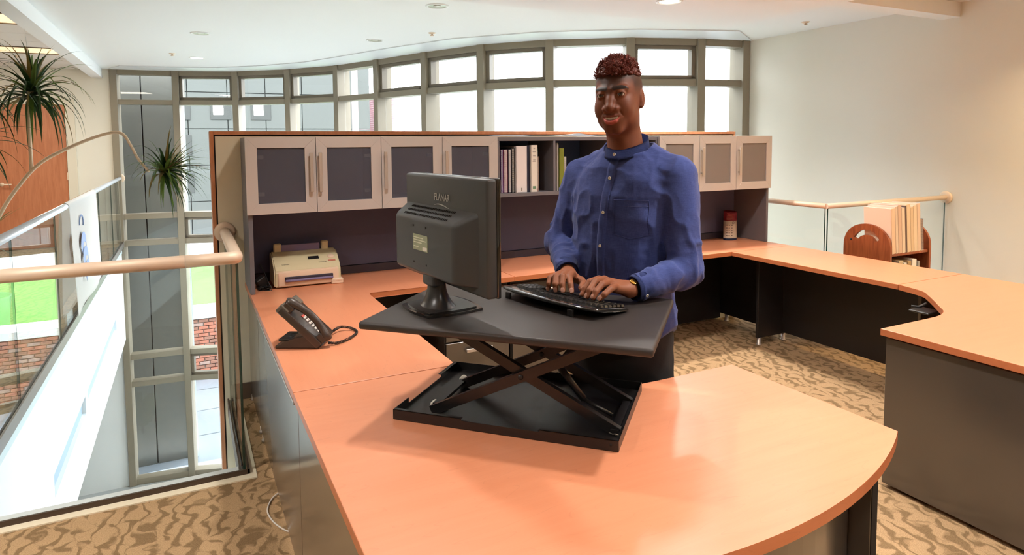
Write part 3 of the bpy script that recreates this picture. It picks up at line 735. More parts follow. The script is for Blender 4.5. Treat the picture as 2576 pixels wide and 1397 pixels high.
# platform with a softened edge
m.box(ox-hx, ox+hx, oy-hy, oy+hy, .286, .311, bev=.008, seg=3); o = build('platform', m, M_RIS, T); autosmooth(o, .8)
m = MB(); m.box(ox-hx+.06, ox+hx-.06, oy-hy+.08, oy+hy-.08, .262, .286); build('under_frame', m, M_RISM, T)
# tray
m = MB(); tx, ty, t = .352, .234, .002
m.box(-tx, tx, -ty, ty, .0005, .004)
m.box(-tx, tx, -ty, -ty+t, .004, .026); m.box(-tx, -tx+.23, -ty, -ty+t, .026, .032); m.box(-tx, -tx+.23, -ty, -ty+.014, .030, .032); m.box(tx-.23, tx, -ty, -ty+t, .026, .032); m.box(tx-.23, tx, -ty, -ty+.014, .030, .032)
m.box(-tx, tx, ty-t, ty, .004, .032); m.box(-tx, -tx+t, -ty, -ty+.10, .004, .032); m.box(-tx, -tx+t, -ty+.10, ty-.12, .004, .014); m.box(-tx, -tx+t, ty-.12, ty, .004, .032); m.box(-tx, -tx+.012, ty-.14, ty, .030, .032)
m.box(tx-t, tx, -ty, ty, .004, .032)
build('base_tray', m, M_RISM, T)
m = MB(); m.lathe([(0, -.001), (.004, -.001), (.004, .001), (0, .001)], (tx-.022, -ty-.0005, .018), 12, axis='y'); build('screw_hole', m, M_DARK, T)
def arm(x0, z0, x1, z1, y, nm='scissor_arm', w=.018, h=.030):
    a, b = Vector((x0, y, z0)), Vector((x1, y, z1)); d = (b-a); L = d.length; d.normalize(); n = d.cross(Vector((0, 1, 0)))
    m = MB(); c = (a+b)/2
    m.obox(c, d, Vector((0, 1, 0)), n, L/2, .0015, h/2)
    m.obox(c+Vector((0, w/2, 0))+n*(h/2-.001), d, Vector((0, 1, 0)), n, L/2, w/2, .0012); m.obox(c+Vector((0, w/2, 0))-n*(h/2-.001), d, Vector((0, 1, 0)), n, L/2, w/2, .0012)
    return build(nm, m, M_RISM, T)
for y in (-.165, .06):
    arm(-.255, .012, .31, .28, y); arm(.335, .012, -.20, .28, y+.022)
    m = MB(); m.lathe([(0, -.006), (.007, -.006), (.008, -.003), (.008, .03), (0, .03)], (.045, y, .155), 14, axis='y'); build('pivot_bolt', m, M_RISM, T)
for y in (-.148, .085):
    m = MB(); m.lathe([(0, -.011), (.010, -.011), (.0125, -.008), (.0125, .008), (.010, .011), (0, .011)], (-.262, y+.026, .017), 20, axis='y'); o = build('roller', m, M_NYL, T)
for (x, z, nm) in ((-.245, .026, 'cross_bar'), (.325, .018, 'cross_bar'), (.16, .196, 'cross_bar')):
    m = MB(); m.box(x-.012, x+.012, -.15, .075, z-.004, z+.006); build(nm, m, M_RISM, T)
m = MB(); m.tube([(.12, -.04, .17), (.21, -.04, .06)], .011, 12); m.tube([(.21, -.04, .06), (.30, -.04, .02)], .006, 10); build('gas_spring', m, M_RISM, T)
m = MB(); m.tube([(.335, -.195, .03), (.345, -.20, .034), (.338, -.205, .038), (.328, -.20, .034), (.318, -.197, .036)], .0012, 6); build('cotter_pin', m, mat('pin_steel', srgb(190, 186, 178), .3, metal=.9), T)

# ------------------------------------------------------------------ monitor
ZP = ZD+.311+.001
M_MON = mat('monitor_shell', srgb(58, 61, 64), .42, bump=.2, bscale=1200)
M_GLOSS = mat('gloss_black', srgb(16, 16, 17), .08, coat=.6)
MT = math.atan2(-.993, .115)
T = thing('monitor', 'black flat monitor turned away from the camera on the riser', 'monitor', (.752, 1.99, ZP), MT)
W2, Z0, Z1 = .283, .088, .442
yc = 0.0
m = MB(); m.box(-W2, W2, -.012, .026, Z0, Z1, bev=.009, seg=3); o = build('back_cover', m, M_MON, T); autosmooth(o, .7)
m = MB(); m.box(-W2-.0015, W2+.0015, .020, .036, Z0-.0015, Z1+.0015, bev=.005, seg=2); o = build('bezel', m, M_GLOSS, T); autosmooth(o, .7)
m = MB(); m.box(-W2+.016, W2-.016, .0362, .0372, Z0+.022, Z1-.016); build('screen', m, mat('dark_screen', (.01, .011, .013, 1), .12), T)
# raised electronics housing
m = MB()
bx0, bx1, bz0, bz1 = -.274, .235, Z0+.022, Z0+.252
fx0, fx1, fz0, fz1 = -.270, .165, Z0+.026, Z0+.212
A = [(bx0, -.0115, bz0), (bx1, -.0115, bz0), (bx1, -.0115, bz1), (bx0, -.0115, bz1)]; Bq = [(fx0, -.062, fz0), (fx1, -.062, fz0), (fx1, -.062, fz1), (fx0, -.062, fz1)]
va = [m.bm.verts.new(p) for p in A]; vb = [m.bm.verts.new(p) for p in Bq]
m.bm.faces.new(vb)
for k in range(4): m.bm.faces.new((va[k], va[(k+1) % 4], vb[(k+1) % 4], vb[k]))
m.bm.faces.new(va[::-1])
bmesh.ops.bevel(m.bm, geom=[e for e in m.bm.edges if not (e.verts[0] in va and e.verts[1] in va)], offset=.014, segments=4, affect='EDGES', profile=.5)
H = build('rear_housing', m, M_MON, T); autosmooth(H, .7)
# vent slots on the sloping top of the housing
m = MB()
for r in range(3):
    for k in range(32):
        f = (r+.8)/3.7; z = fz1+(bz1-fz1)*f+.001; y = -.062+(.0505)*f
        x = -.205+k*.0100+r*.002
        d = Vector((0, .0505, bz1-fz1)).normalized(); nn = Vector((0, -d.z, d.y))
        m.obox((x, y, z-.0), (1, 0, 0), d, nn, .0013, .0038, .0012)
s = build('vent_slots', m, M_DARK, H); s['kind'] = 'stuff'
m = text_mesh('PLANAR', .034); m.bm.transform(Matrix.Translation((.000, -.0132, Z1-.072)) @ Matrix.Rotation(PI/2, 4, 'X') @ Matrix.Diagonal((.86, 1, 1, 1))); build('brand_lettering', m, mat('print_silver', srgb(178, 180, 178), .5), T)
m = MB(); n = 18
up_ = [(-.052+.104*k/n, -.0136, Z1-.098+.008*math.sin(PI*(k/n)**.8)-.006*(k/n)) for k in range(n+1)]; lo_ = [(x, y, z-.0008-.0028*math.sin(PI*k/n)) for k, (x, y, z) in enumerate(up_)]
m.prism_dir(up_+lo_[::-1], (0, .0006, 0)); build('logo_swoosh', m, MATS['print_silver'], T)
m = MB(); m.box(-.118, -.008, -.0628, -.0619, Z0+.105, Z0+.158); S = build('rating_label', m, mat('label_green', srgb(150, 160, 132), .4, var=.25, vscale=60), T)
for z, w0, w1 in ((.147, -.112, -.04), (.139, -.112, -.02), (.131, -.112, -.05), (.117, -.112, -.075)):
    m = MB(); m.box(w0, w1, -.0633, -.0629, Z0+z-.0016, Z0+z+.0016); build('print_line', m, mat('label_print', srgb(216, 220, 200), .6), S)
m = MB(); m.box(-.045, -.012, -.0633, -.0629, Z0+.108, Z0+.120); build('barcode', m, mat('label_white', srgb(226, 226, 216), .6), S)
for (x, z) in ((-.115, .185), (-.02, .185), (-.115, .062), (-.02, .062)):
    m = MB(); m.lathe([(0, -.0004), (.0036, -.0004), (.0036, .0004), (0, .0004)], (x, -.0624, Z0+z), 12, axis='y'); build('mount_hole', m, M_DARK, H)
# stand
m = MB()
def neck(u, v):
    a = 2*PI*u; h = .012+.092*v; r = .034+.034*(1-v)**3; return Vector((-.03+r*1.15*math.cos(a), -.018+r*.8*math.sin(a)-.004*v, h))
m.grid(neck, 28, 12, closed_u=True); build('neck', m, mat('stand_black', srgb(40, 40, 41), .3), T)
m = MB(); m.box(-.070, .010, -.055, -.008, .080, .130, bev=.010, seg=3); o = build('hinge_block', m, M_MON, T); autosmooth(o, .7)
def basepoly(s, n=10):
    # square foot with bowed sides
    c = [(-.115, -.075), (.03, -.125), (.105, .03), (-.05, .125)]; out = []
    c = [(-.03+x*s, -.005+y*s) for x, y in ((-.098, -.098), (.098, -.098), (.105, .098), (-.105, .098))]
    for k in range(4):
        a, b = Vector((*c[k], 0)), Vector((*c[(k+1) % 4], 0)); d = b-a; nn = Vector((d.y, -d.x, 0)).normalized()
        for i in range(n): t = i/n; p = a+d*t+nn*.014*s*math.sin(PI*t); out.append((p.x, p.y))
    return out
m = MB(); m.prism(basepoly(1.0), 0, .008, bev=.002); build('base_rim', m, M_GLOSS, T)
m = MB(); m.prism(basepoly(.86), .008, .0125, bev=.002); build('base_plate', m, MATS['stand_black'], T)

# ------------------------------------------------------------------ keyboard
KT = math.atan2(-.973, .23)
T = thing('keyboard', 'black curved computer keyboard under the man\'s hands', 'keyboard', (1.128, 1.885, ZP), KT)
M_KEY = mat('key_black', srgb(34, 32, 32), .38)
def kcurve(x): return -.020*(1-(x/.235)**2)      # bow of the rows towards the rear
def kz(y): return .012+(.055-y)*.14                 # rear (−y) edge raised on its feet
hl = .235
m = MB(); N = 24; ring = []
xs = [-hl+2*hl*i/N for i in range(N+1)]
def kbody(u, v):
    x = -hl+2*hl*u; a = 2*PI*v
    e = max(.0, 1-abs(x/hl)**8)**.5
    hw = .090*(.78+.22*e); c = kcurve(x)+.004
    sy = math.copysign(abs(math.cos(a))**.45, math.cos(a)); sz = math.copysign(abs(math.sin(a))**.6, math.sin(a))
    y = c+hw*sy; return Vector((x*(1-.012*abs(sy)), y, kz(y-c)-.001+.0085*sz*(.55+.45*e)))
V = m.grid(kbody, N, 24)
for row, rev in ((V[0], 1), (V[-1], 0)):
    vs = row[:-1]; m.bm.faces.new(vs[::-1] if rev else vs)
bmesh.ops.remove_doubles(m.bm, verts=m.bm.verts[:], dist=1e-5)
o = build('keyboard_case', m, mat('case_black', srgb(24, 23, 23), .14, coat=.4), T)
for x in (-.17, .14):
    m = MB(); m.box(x-.012, x+.012, -.088+kcurve(x), -.080+kcurve(x), .0005, .022, bev=.001); build('flip_foot', m, M_BLK, T)
ksrc = {}
def key(x, row, w):
    y = .058-row*.0195; c = kcurve(x)+.004; kk = round(w, 4)
    if kk not in ksrc:
        mm = MB(); hw = w/2-.0008; mm.box(-hw, hw, -.0088, .0088, 0, .007)
        mm.bm.verts.ensure_lookup_table()
        for v in mm.bm.verts:
            if v.co.z > .003: v.co.x *= 1-.0026/hw; v.co.y *= .72
        o = build('key', mm, M_KEY, T); ksrc[kk] = o
    else:
        o = ksrc[kk].copy(); o.name = 'key'; COL.objects.link(o); o.parent = T
    slope = -2*(-.020)*x/.235**2
    o.location = (x, y+c, kz(y)+.0072); o.rotation_euler = (-.14, 0, math.atan(slope)*1)
P_ = .0186
# man's left is local +x : letter block there, number pad at local −x
for row, ws in enumerate(([1.4, 1.2, 1.2, 5.6, 1.2, 1.2, 1.2, 1.4], [2.2]+[1]*10+[2.2], [1.7]+[1]*11+[1.7], [1.4]+[1]*12+[1], [1]*13+[1.4], [1]*14)):
    x = .222; k = (.222+.048)/(sum(ws)*P_)
    for w_ in ws: key(x-w_*P_*k/2, row, w_*P_*k); x -= w_*P_*k
for row in (0, 3, 4):
    for c in range(3): key(-.062-c*P_*.92, row, P_*.92)
key(-.0795, 1, P_*.92)
for row in range(5):
    for c in range(4): key(-.128-c*P_*1.08, row, P_*1.08)

# ------------------------------------------------------------------ telephone
M_PH = mat('phone_brownblack', srgb(62, 52, 46), .32)
T = thing('telephone', 'dark office telephone with handset and tilted keypad on the left desk', 'telephone', (.438, 2.878, ZD), math.atan2(-.47, .88))
m = MB(); hw = .085
m.prism_dir([(-.108, -hw, .001), (.085, -hw, .001), (.088, -hw, .012), (.03, -hw, .060), (-.015, -hw, .052), (-.06, -hw, .026), (-.108, -hw, .010)], (0, 2*hw, 0))
bmesh.ops.bevel(m.bm, geom=m.bm.edges[:], offset=.005, segments=2, affect='EDGES'); o = build('base', m, M_PH, T); autosmooth(o, .6)
m = MB(); m.box(-.098, -.03, -.06, .06, .0262, .034, bev=.002); 
for k in range(5): m.lathe([(.012+k*.004, 0), (.0135+k*.004, .002), (.0135+k*.004, 0)], (-.055, 0, .034), 20)
build('cavity_plate', m, M_BLK, T)
# tilted console
sd = Vector((-.155, 0, .150)).normalized(); sn = Vector((sd.z, 0, -sd.x))
c0 = Vector((.095, 0, .022)); Ls = .225
m = MB(); m.obox(c0+sd*Ls/2-sn*.014, sd, Vector((0, 1, 0)), sn, Ls/2, .092, .016, bev=.006, seg=2); o = build('console', m, M_PH, T); autosmooth(o, .6)
m = MB(); m.obox(c0+sd*(Ls-.012)-sn*.012, sd, Vector((0, 1, 0)), sn, .024, .09, .020, bev=.004); build('display_hood', m, mat('phone_grey', srgb(92, 86, 76), .4), T)
m = MB(); m.obox(c0+sd*(Ls-.02)+sn*.0095, sd, Vector((0, 1, 0)), sn, .016, .045, .0012); build('display', m, mat('lcd_grey', srgb(150, 164, 160), .2), T)
ks = None
for r in range(6):
    for c in range(4):
        p = c0+sd*(.05+r*.0165)+sn*.0035+Vector((0, -.022+c*.019, 0))
        if ks is None:
            mm = MB(); mm.obox((0, 0, 0), sd, Vector((0, 1, 0)), sn, .0055, .0068, .003, bev=.0015); ks = build('button', mm, mat('button_white', srgb(222, 214, 206), .45), T); ks.location = p
        else: inst('button', ks, T, p)
m = MB(); m.obox(c0+sd*.142+sn*.0032+Vector((0, -.0, 0)), sd, Vector((0, 1, 0)), sn, .005, .03, .003, bev=.001); build('line_key', m, mat('button_red', srgb(196, 84, 70), .4), T)
# handset arching over the console
pts, rr = [], []
for k in range(21):
    t = k/20; h = .020+.030*math.sin(PI*t)**.8; pts.append(c0+sd*(-.004+.232*t)+sn*h+Vector((0, -.062, 0)))
    rr.append(.0155+.007*math.exp(-((t-.06)/.1)**2)+.008*math.exp(-((t-.93)/.1)**2))
m = MB(); m.tube(pts, rr, 14)
o = build('handset', m, M_PH, T)
m = MB(); m.obox(c0+sd*.018+sn*.014+Vector((0, -.062, 0)), sd, Vector((0, 1, 0)), sn, .020, .022, .014, bev=.005, seg=2); m.obox(c0+sd*.206+sn*.014+Vector((0, -.062, 0)), sd, Vector((0, 1, 0)), sn, .022, .024, .016, bev=.006, seg=2); build('handset_cap', m, M_PH, o)
# coiled cord
ctrl = [(.515, 2.795, .752), (.555, 2.79, .748), (.62, 2.84, .747), (.665, 2.915, .747), (.655, 2.975, .750), (.61, 2.985, .760), (.565, 2.945, .757), (.535, 2.89, .757), (.52, 2.86, .765)]
path = [Vector(p) for p in smooth_poly([Vector(c) for c in ctrl], 60)] if False else None
def crom(ctrl, n):
    out = []; c = [Vector(p) for p in ctrl]
    for i in range(len(c)-1):
        p0, p1, p2, p3 = c[max(i-1, 0)], c[i], c[i+1], c[min(i+2, len(c)-1)]
        for k in range(n):
            t = k/n; out.append(.5*((2*p1)+(p2-p0)*t+(2*p0-5*p1+4*p2-p3)*t*t+(3*p1-p0-3*p2+p3)*t**3))
    out.append(c[-1]); return out
pp = crom(ctrl, 72); hp = []; up = Vector((0, 0, 1)); ang = 0
for i in range(len(pp)):
    t = (pp[min(i+1, len(pp)-1)]-pp[max(i-1, 0)]).normalized(); s = t.cross(up).normalized(); b = s.cross(t)
    ang += 2*PI/7; hp.append(pp[i]+(s*math.cos(ang)+b*math.sin(ang))*.0052)
m = MB(); m.tube(hp, .0016, 5); build('coil_cord', m, mat('cord_black', srgb(38, 32, 30), .35), T, world=True)

# ------------------------------------------------------------------ fax machine
M_FAX = mat('fax_beige', srgb(206, 196, 160), .45)
M_FAXL = mat('fax_pale', srgb(224, 200, 176), .45)
M_PUR = mat('fax_lilac', srgb(122, 112, 150), .5)
T = thing('fax_machine', 'beige desktop fax printer with lilac paper tray under the left cabinet', 'printer', (.64, 4.16, ZD))
m = MB()
prof = [(-.115, .006), (-.118, .055), (-.112, .100), (-.085, .128), (-.02, .165), (.03, .192), (.085, .196), (.115, .18), (.12, .006)]
m.prism_dir([(-.195, y, z) for y, z in prof], (.39, 0, 0)); bmesh.ops.bevel(m.bm, geom=m.bm.edges[:], offset=.008, segments=3, affect='EDGES'); o = build('case', m, M_FAX, T); autosmooth(o, .6)
m = MB(); m.prism_dir([(-.175, y, z) for y, z in ((-.121, .010), (-.124, .058), (-.117, .098), (-.10, .104), (-.10, .01))], (.355, 0, 0)); bmesh.ops.bevel(m.bm, geom=m.bm.edges[:], offset=.004, segments=2, affect='EDGES'); o = build('front_panel', m, M_FAXL, T); autosmooth(o, .6)
m = MB(); m.box(-.135, .145, -.129, -.119, .045, .068, bev=.003); build('output_slot', m, mat('slot_dark', srgb(50, 44, 60), .6), T)
m = MB(); m.box(-.135, .145, -.137, -.12, .038, .052, bev=.004); build('output_lip', m, M_PUR, T)
m = MB(); m.box(.135, .205, -.135, -.06, .0, .035, bev=.005); m.box(.145, .19, -.137, -.10, .020, .028); build('catch_tray', m, M_FAXL, T)
sl = Vector((0, .065, .037)).normalized()
m = MB(); m.obox((.045, -.035, .1585), (1, 0, 0), sl, (0, -sl.z, sl.y), .032, .013, .0012); build('display', m, mat('fax_lcd', srgb(34, 34, 36), .25), T)
m = MB(); m.lathe([(0, .004), (.017, .004), (.02, 0), (.02, -.004)], (0, 0, 0), 22); m.bm.transform(Matrix.Translation((.15, -.035, .160)) @ Matrix.Rotation(.5, 4, 'X')); build('dial_pad', m, M_FAXL, T)
m = MB(); m.obox((.15, -.068, .139), (1, 0, 0), sl, (0, -sl.z, sl.y), .022, .006, .0015); build('start_key', m, mat('fax_red', srgb(190, 120, 100), .5), T)
for (tx_, sz, x, y, z) in (('brother', .016, .095, -.075, .1345), ('Intellifax', .013, -.125, -.075, .1345)):
    m = text_mesh(tx_, sz); m.bm.transform(Matrix.Translation((x, y, z)) @ Matrix.Rotation(.52, 4, 'X')); build('brand_print', m, mat('fax_print', srgb(90, 84, 72), .6), T)
m = MB(); m.box(-.15, .10, .06, .068, .19, .235); build('paper_tray', m, M_PUR, T)
for x in (-.175, .11):
    m = MB(); m.box(x, x+.045, .055, .085, .185, .245, bev=.006); build('paper_guide', m, M_FAX, T)
# power adapter with tangled leads
T = thing('power_adapter', 'black power adapter with tangled leads left of the fax', 'adapter', (.385, 4.13, ZD))
m = MB(); m.obox((-.005, 0, .035), Vector((.8, .3, .5)).normalized(), Vector((-.35, .93, 0)).normalized(), Vector((-.46, -.17, .87)).normalized(), .03, .025, .03, bev=.006, seg=2); build('adapter_block', m, M_BLK, T)
m = MB()
for q in range(3):
    pts = [(.0+.03*math.cos(a*2.1+q)+.006*q, -.06+.035*math.sin(a*2.9+q*2), .004+.006*q+.004*math.sin(a*3)) for a in [i*.22 for i in range(34)]]
    m.tube(crom(pts, 3), .003, 6)
m.tube(crom([(.0, .12, .12), (.01, .0, .10), (.025, -.09, .05), (.04, -.12, .006), (.0, -.10, .004)], 10), .0028, 6); build('leads', m, M_BLK, T)
# white cable on the carpet
m = MB(); m.tube(crom([(.335, 3.06, .012), (.29, 3.02, .006), (.262, 2.93, .005), (.275, 2.83, .005), (.312, 2.74, .006), (.345, 2.70, .01)], 10), .0035, 8)
tag(build('floor_cable', m, mat('cable_white', srgb(214, 206, 196), .5), loc=(.29, 2.9, 0)), 'thin white cable looping on the carpet beside the desk panel', 'cable')

# ------------------------------------------------------------------ books and binders on the open shelf
ZB = HZ0+.0555
def bk(name, label, x0, x1, h, col, d=.22, y0=3.985, group='books and binders on the hutch shelf', tilt=0, cat='book', rough=.55, spine=None):
    T = thing(name, label, cat, ((x0+x1)/2, y0+d/2, ZB), group=group)
    w = (x1-x0)/2-.0008; c = mat('cover_'+''.join('%02x' % v for v in col), srgb(*col), rough)
    m = MB(); m.box(-w, -w+.0025, -d/2, d/2, 0, h); m.box(w-.0025, w, -d/2, d/2, 0, h)
    if not name.startswith('spiral'): m.box(-w, w, -d/2, -d/2+.003, 0, h, bev=.001)
    build('cover', m, c, T)
    m = MB(); m.box(-w+.0026, w-.0026, -d/2+.004, d/2-.003, .003, h-.004); build('pages', m, mat('paper_white', srgb(226, 222, 212), .8), T)
    if tilt: T.rotation_euler = (0, tilt, 0)
    return T, w, d, h
def spiral(T, w, d, h, col):
    m = MB(); n = int(h/.0068)
    for k in range(n): m.lathe([(w*.82, -.0016), (w*.95, 0), (w*.82, .0016)], (0, -d/2+.001, .008+k*.0068), 9, axis='z')
    s = build('wire_binding', m, mat('wire_'+''.join('%02x' % v for v in col), srgb(*col), .35, metal=.3), T); s['kind'] = 'stuff'
k = .00308; X = lambda px: 1.865+(px-1250)*k+.006
bk('book', 'thin maroon book at the far left of the shelf', X(1255.5), X(1261), .315, (96, 66, 70))
a = bk('spiral_notebook', 'spiral notebook with purple wire binding on the shelf', X(1262), X(1268.5), .295, (104, 78, 140)); spiral(*a, (158, 140, 190))
a = bk('spiral_notebook', 'spiral notebook with pink wire and crimson cover', X(1269), X(1279.5), .295, (150, 40, 74)); spiral(*a, (222, 190, 206))
a = bk('spiral_notebook', 'grey spiral notebook with white wire binding', X(1281), X(1288.5), .298, (70, 74, 92)); spiral(*a, (206, 206, 212))
a = bk('spiral_notebook', 'black spiral notebook beside the wide white binder', X(1289.5), X(1297), .305, (58, 54, 56)); spiral(*a, (104, 98, 96))
T, w_, d, h = bk('binder', 'wide plain white binder on the shelf', X(1298), X(1325.5), .320, (226, 220, 220), .26, 3.97, cat='binder')
m = MB(); m.box(-.004, .004, -d/2-.001, -d/2+.0004, .012, .032); build('spine_mark', m, mat('mark_grey', srgb(140, 140, 130), .6), T)
bk('binder', 'black binder between two white binders', X(1326), X(1334.5), .325, (44, 46, 66), .26, 3.985, cat='binder')
T, w_, d, h = bk('binder', 'white binder with printed spine and green badge', X(1335), X(1352), .325, (222, 216, 206), .26, 3.968, cat='binder')
m = MB(); m.box(-.012, .012, -d/2-.001, -d/2+.0004, .022, .040); build('spine_badge', m, mat('badge_green', srgb(104, 140, 112), .6), T)
for z, hw in ((.30, .006), (.278, .012), (.252, .010), (.243, .010), (.222, .009), (.212, .013)):
    m = MB(); m.box(-hw, hw, -d/2-.001, -d/2+.0004, z-.0022, z+.0022); build('spine_print', m, mat('print_grey', srgb(150, 146, 142), .7), T)
T, w_, d, h = bk('book', 'thin book with white and green spine beside the printed binder', X(1352.5), X(1356.5), .300, (206, 210, 214), .2, 3.99)
m = MB(); m.box(-w_, w_, -d/2-.001, -d/2+.0004, .284, .300); build('green_top', m, mat('spine_green', srgb(70, 130, 100), .5), T)
m = MB(); m.box(-w_, w_, -d/2-.001, -d/2+.0004, .0, .022); build('red_foot', m, mat('spine_red', srgb(186, 66, 66), .5), T)
bk('book', 'small beige book at the right end of the row', X(1357), X(1361), .245, (176, 158, 148), .17, 4.0)
bk('folder', 'white folder standing right beside the shelf divider', X(1402.6)+.003, X(1406), .338, (230, 226, 220), .24, 3.975, 'folders in the second shelf bay', cat='folder')
bk('folder', 'pale grey folder second from the shelf divider', X(1406.3), X(1409), .325, (206, 200, 196), .24, 3.98, 'folders in the second shelf bay', cat='folder')
bk('book', 'olive green book standing in the second shelf bay', X(1411), X(1424), .300, (122, 128, 40), .2, 3.98)
a = bk('spiral_notebook', 'slim white spiral notebook with a red stripe', X(1425), X(1431), .24, (226, 222, 224), .17, 3.985); spiral(*a, (214, 210, 214))
m = MB(); m.box(a[1]-.001, a[1]+.0004, -a[2]/2, a[2]/2, .18, .195); build('red_stripe', m, MATS['spine_red'], a[0])
T = thing('picture_board', 'pale green printed board leaning at the back of the second shelf bay', 'board', (X(1431), 4.22, ZB), group=None)
m = MB(); m.box(-.075, .075, 0, .008, 0, .33); o = build('board', m, mat('board_pale', srgb(180, 190, 176), .5), T)
m = MB(); m.box(.069, .0755, -.001, .009, 0, .331); m.box(-.0755, .0755, -.001, .009, .326, .332); build('olive_border', m, mat('board_olive', srgb(140, 144, 80), .5), T)
for z in (.29, .275, .235):
    m = MB(); m.box(-.01, .035, -.0012, 0, z-.003, z+.003); build('print_line', m, MATS['print_grey'], T)
for o in [T]: o.rotation_euler = (.0, 0, 0)
# things seen dimly in the frosted cabinets
m = MB(); m.box(1.09, 1.40, 4.0, 4.3, HZ0+.0185, HZ0+.06, bev=.003)
tag(build('paper_stack', m, mat('paper_stack_white', srgb(236, 232, 232), .8), loc=(1.25, 4.1, HZ0+.0185)), 'white paper stack behind the third frosted door', 'paper')
m = MB(); m.box(1.12, 1.24, 3.985, 3.999, HZ0+.0185, HZ0+.045); tag(build('red_box', m, mat('box_red', srgb(206, 70, 84), .5), loc=(1.18, 3.99, HZ0+.0185)), 'small red packet behind the third frosted door', 'box')
# loose plan sheets on top of the hutch
m = MB()
def sheet(u, v):
    x = 1.80+1.2*u; y = 4.0+.30*v; z = HZ1+.002+.010*math.sin(PI*u*2.2+.5)**2*(1-v*.4)+.010*math.exp(-((u-.62)/.05)**2)*(1-v)
    return Vector((x, y, z))
V = m.grid(sheet, 60, 6)
bmesh.ops.solidify(m.bm, geom=m.bm.faces[:], thickness=.0015)
tag(build('plan_sheets', m, mat('sheet_white', srgb(232, 234, 238), .4), loc=(2.4, 4.15, HZ1)), 'loose white sheets lying curled on top of the hutch', 'paper')

# ------------------------------------------------------------------ rolled brochure stand
T = thing('desk_brochure', 'rolled card stand with crimson top and cream text panel on the back desk', 'brochure', (4.215, 4.19, ZD+.001))
M_CR = mat('card_cream', srgb(232, 212, 190), .6); M_CRI = mat('card_crimson', srgb(150, 44, 58), .6); M_NAVY = mat('card_navy', srgb(40, 48, 84), .6)
def ring(z0, z1, r=.064, slant=0, mt=None, nm=''):
    m = MB()
    def f(u, v):
        a = 2*PI*u; z = z0+(z1-z0)*v+(slant*math.cos(a-2.0) if v > .99 else 0); return Vector((r*math.cos(a), r*.72*math.sin(a), z))
    m.grid(f, 36, 2, closed_u=True); bmesh.ops.solidify(m.bm, geom=m.bm.faces[:], thickness=.0012); return build(nm, m, mt, T)
ring(0, .018, mt=M_NAVY, nm='navy_band'); ring(.018, .168, mt=M_CR, nm='text_panel'); ring(.168, .247, slant=.006, mt=M_CRI, nm='crimson_band')
def on_ring(a, z, w, h, mt, nm):
    m = MB(); r = .0645
    def f(u, v):
        aa = a+(u-.5)*w/r; return Vector((r*1.004*math.cos(aa), r*.72*1.004*math.sin(aa), z+(v-.5)*h))
    m.grid(f, 4, 1); bmesh.ops.solidify(m.bm, geom=m.bm.faces[:], thickness=.0005); return build(nm, m, mt, T)
ac = math.atan2(-.9, -.78)
for z, w_, dx in ((.232, .03, -.012), (.216, .052, 0), (.204, .06, 0), (.192, .058, -.002), (.181, .04, -.01)): on_ring(ac+dx/.06, z, w_, .006, mat('band_print', srgb(196, 130, 124), .7), 'band_lettering')
for r_ in range(5):
    for c_ in range(3): on_ring(ac+(-.026+c_*.024)/.06, .13-r_*.022, .012 if c_ else .018, .005, mat('panel_print', srgb(150, 130, 130), .7), 'panel_print')
m = MB(); m.lathe([(.009, -.001), (.0115, -.001), (.0115, .001), (.009, .001)], (0, 0, 0), 18, axis='y'); m.bm.transform(Matrix.Translation((-.012, -.048, .152)) @ Matrix.Rotation(-.25, 4, 'Z')); build('round_badge', m, MATS['panel_print'], T)

# ------------------------------------------------------------------ book cart
T = thing('book_cart', 'red brown wooden book cart with rounded slotted ends beside the glass railing', 'cart', (4.86, 3.23, 0))
M_CART = wood_mat('cart_wood', srgb(156, 82, 44), srgb(124, 58, 28), axis=2, rough=.38, scale=1.6)
def cart_end(x):
    m = MB(); yc_, hw_, zt = 3.232, .193, .955; out = []
    out = [(yc_-hw_, .10), (yc_+hw_, .10)]
    n = 22
    for k in range(n+1):
        a = PI*k/n; out.append((yc_+hw_*math.cos(a), zt-.19+.19*math.sin(a)**.85))
    # plate with an arched hand slot: strips around the hole
    hole = []
    for k in range(13): a = PI*(.16+.68*k/12); hole.append((yc_+.118*math.cos(a), zt-.175+.128*math.sin(a)))
    for k in range(13): a = PI*(.84-.68*k/12); hole.append((yc_+.085*math.cos(a), zt-.175+.088*math.sin(a)))
    bm = m.bm
    vo = [bm.verts.new((x, y, z)) for y, z in out]; vh = [bm.verts.new((x, y, z)) for y, z in hole]
    eo = [bm.edges.new((vo[i], vo[(i+1) % len(vo)])) for i in range(len(vo))]; eh = [bm.edges.new((vh[i], vh[(i+1) % len(vh)])) for i in range(len(vh))]
    bmesh.ops.triangle_fill(bm, use_beauty=True, use_dissolve=False, edges=eo+eh)
    r = bmesh.ops.extrude_face_region(bm, geom=bm.faces[:]); bmesh.ops.translate(bm, vec=(.022, 0, 0), verts=[v for v in r['geom'] if isinstance(v, bmesh.types.BMVert)])
    return build('end_panel', m, M_CART, T, world=True)
cart_end(4.664); cart_end(5.142)
for z in (.742, .42): m = MB(); m.box(4.686, 5.142, 3.05, 3.41, z-.02, z, bev=.002); build('shelf', m, M_CART, T, world=True)
m = MB(); m.box(4.686, 5.142, 3.222, 3.24, .12, .72); build('centre_board', m, M_CART, T, world=True)
for (x, y) in ((4.675, 3.08), (4.675, 3.38), (5.153, 3.08), (5.153, 3.38)):
    m = MB(); m.lathe([(0, -.012), (.04, -.012), (.045, 0), (.04, .012), (0, .012)], (x, y, .046), 20, axis='x'); m.box(x-.015, x+.015, y-.012, y+.012, .05, .102); build('caster', m, M_BLK, T, world=True)
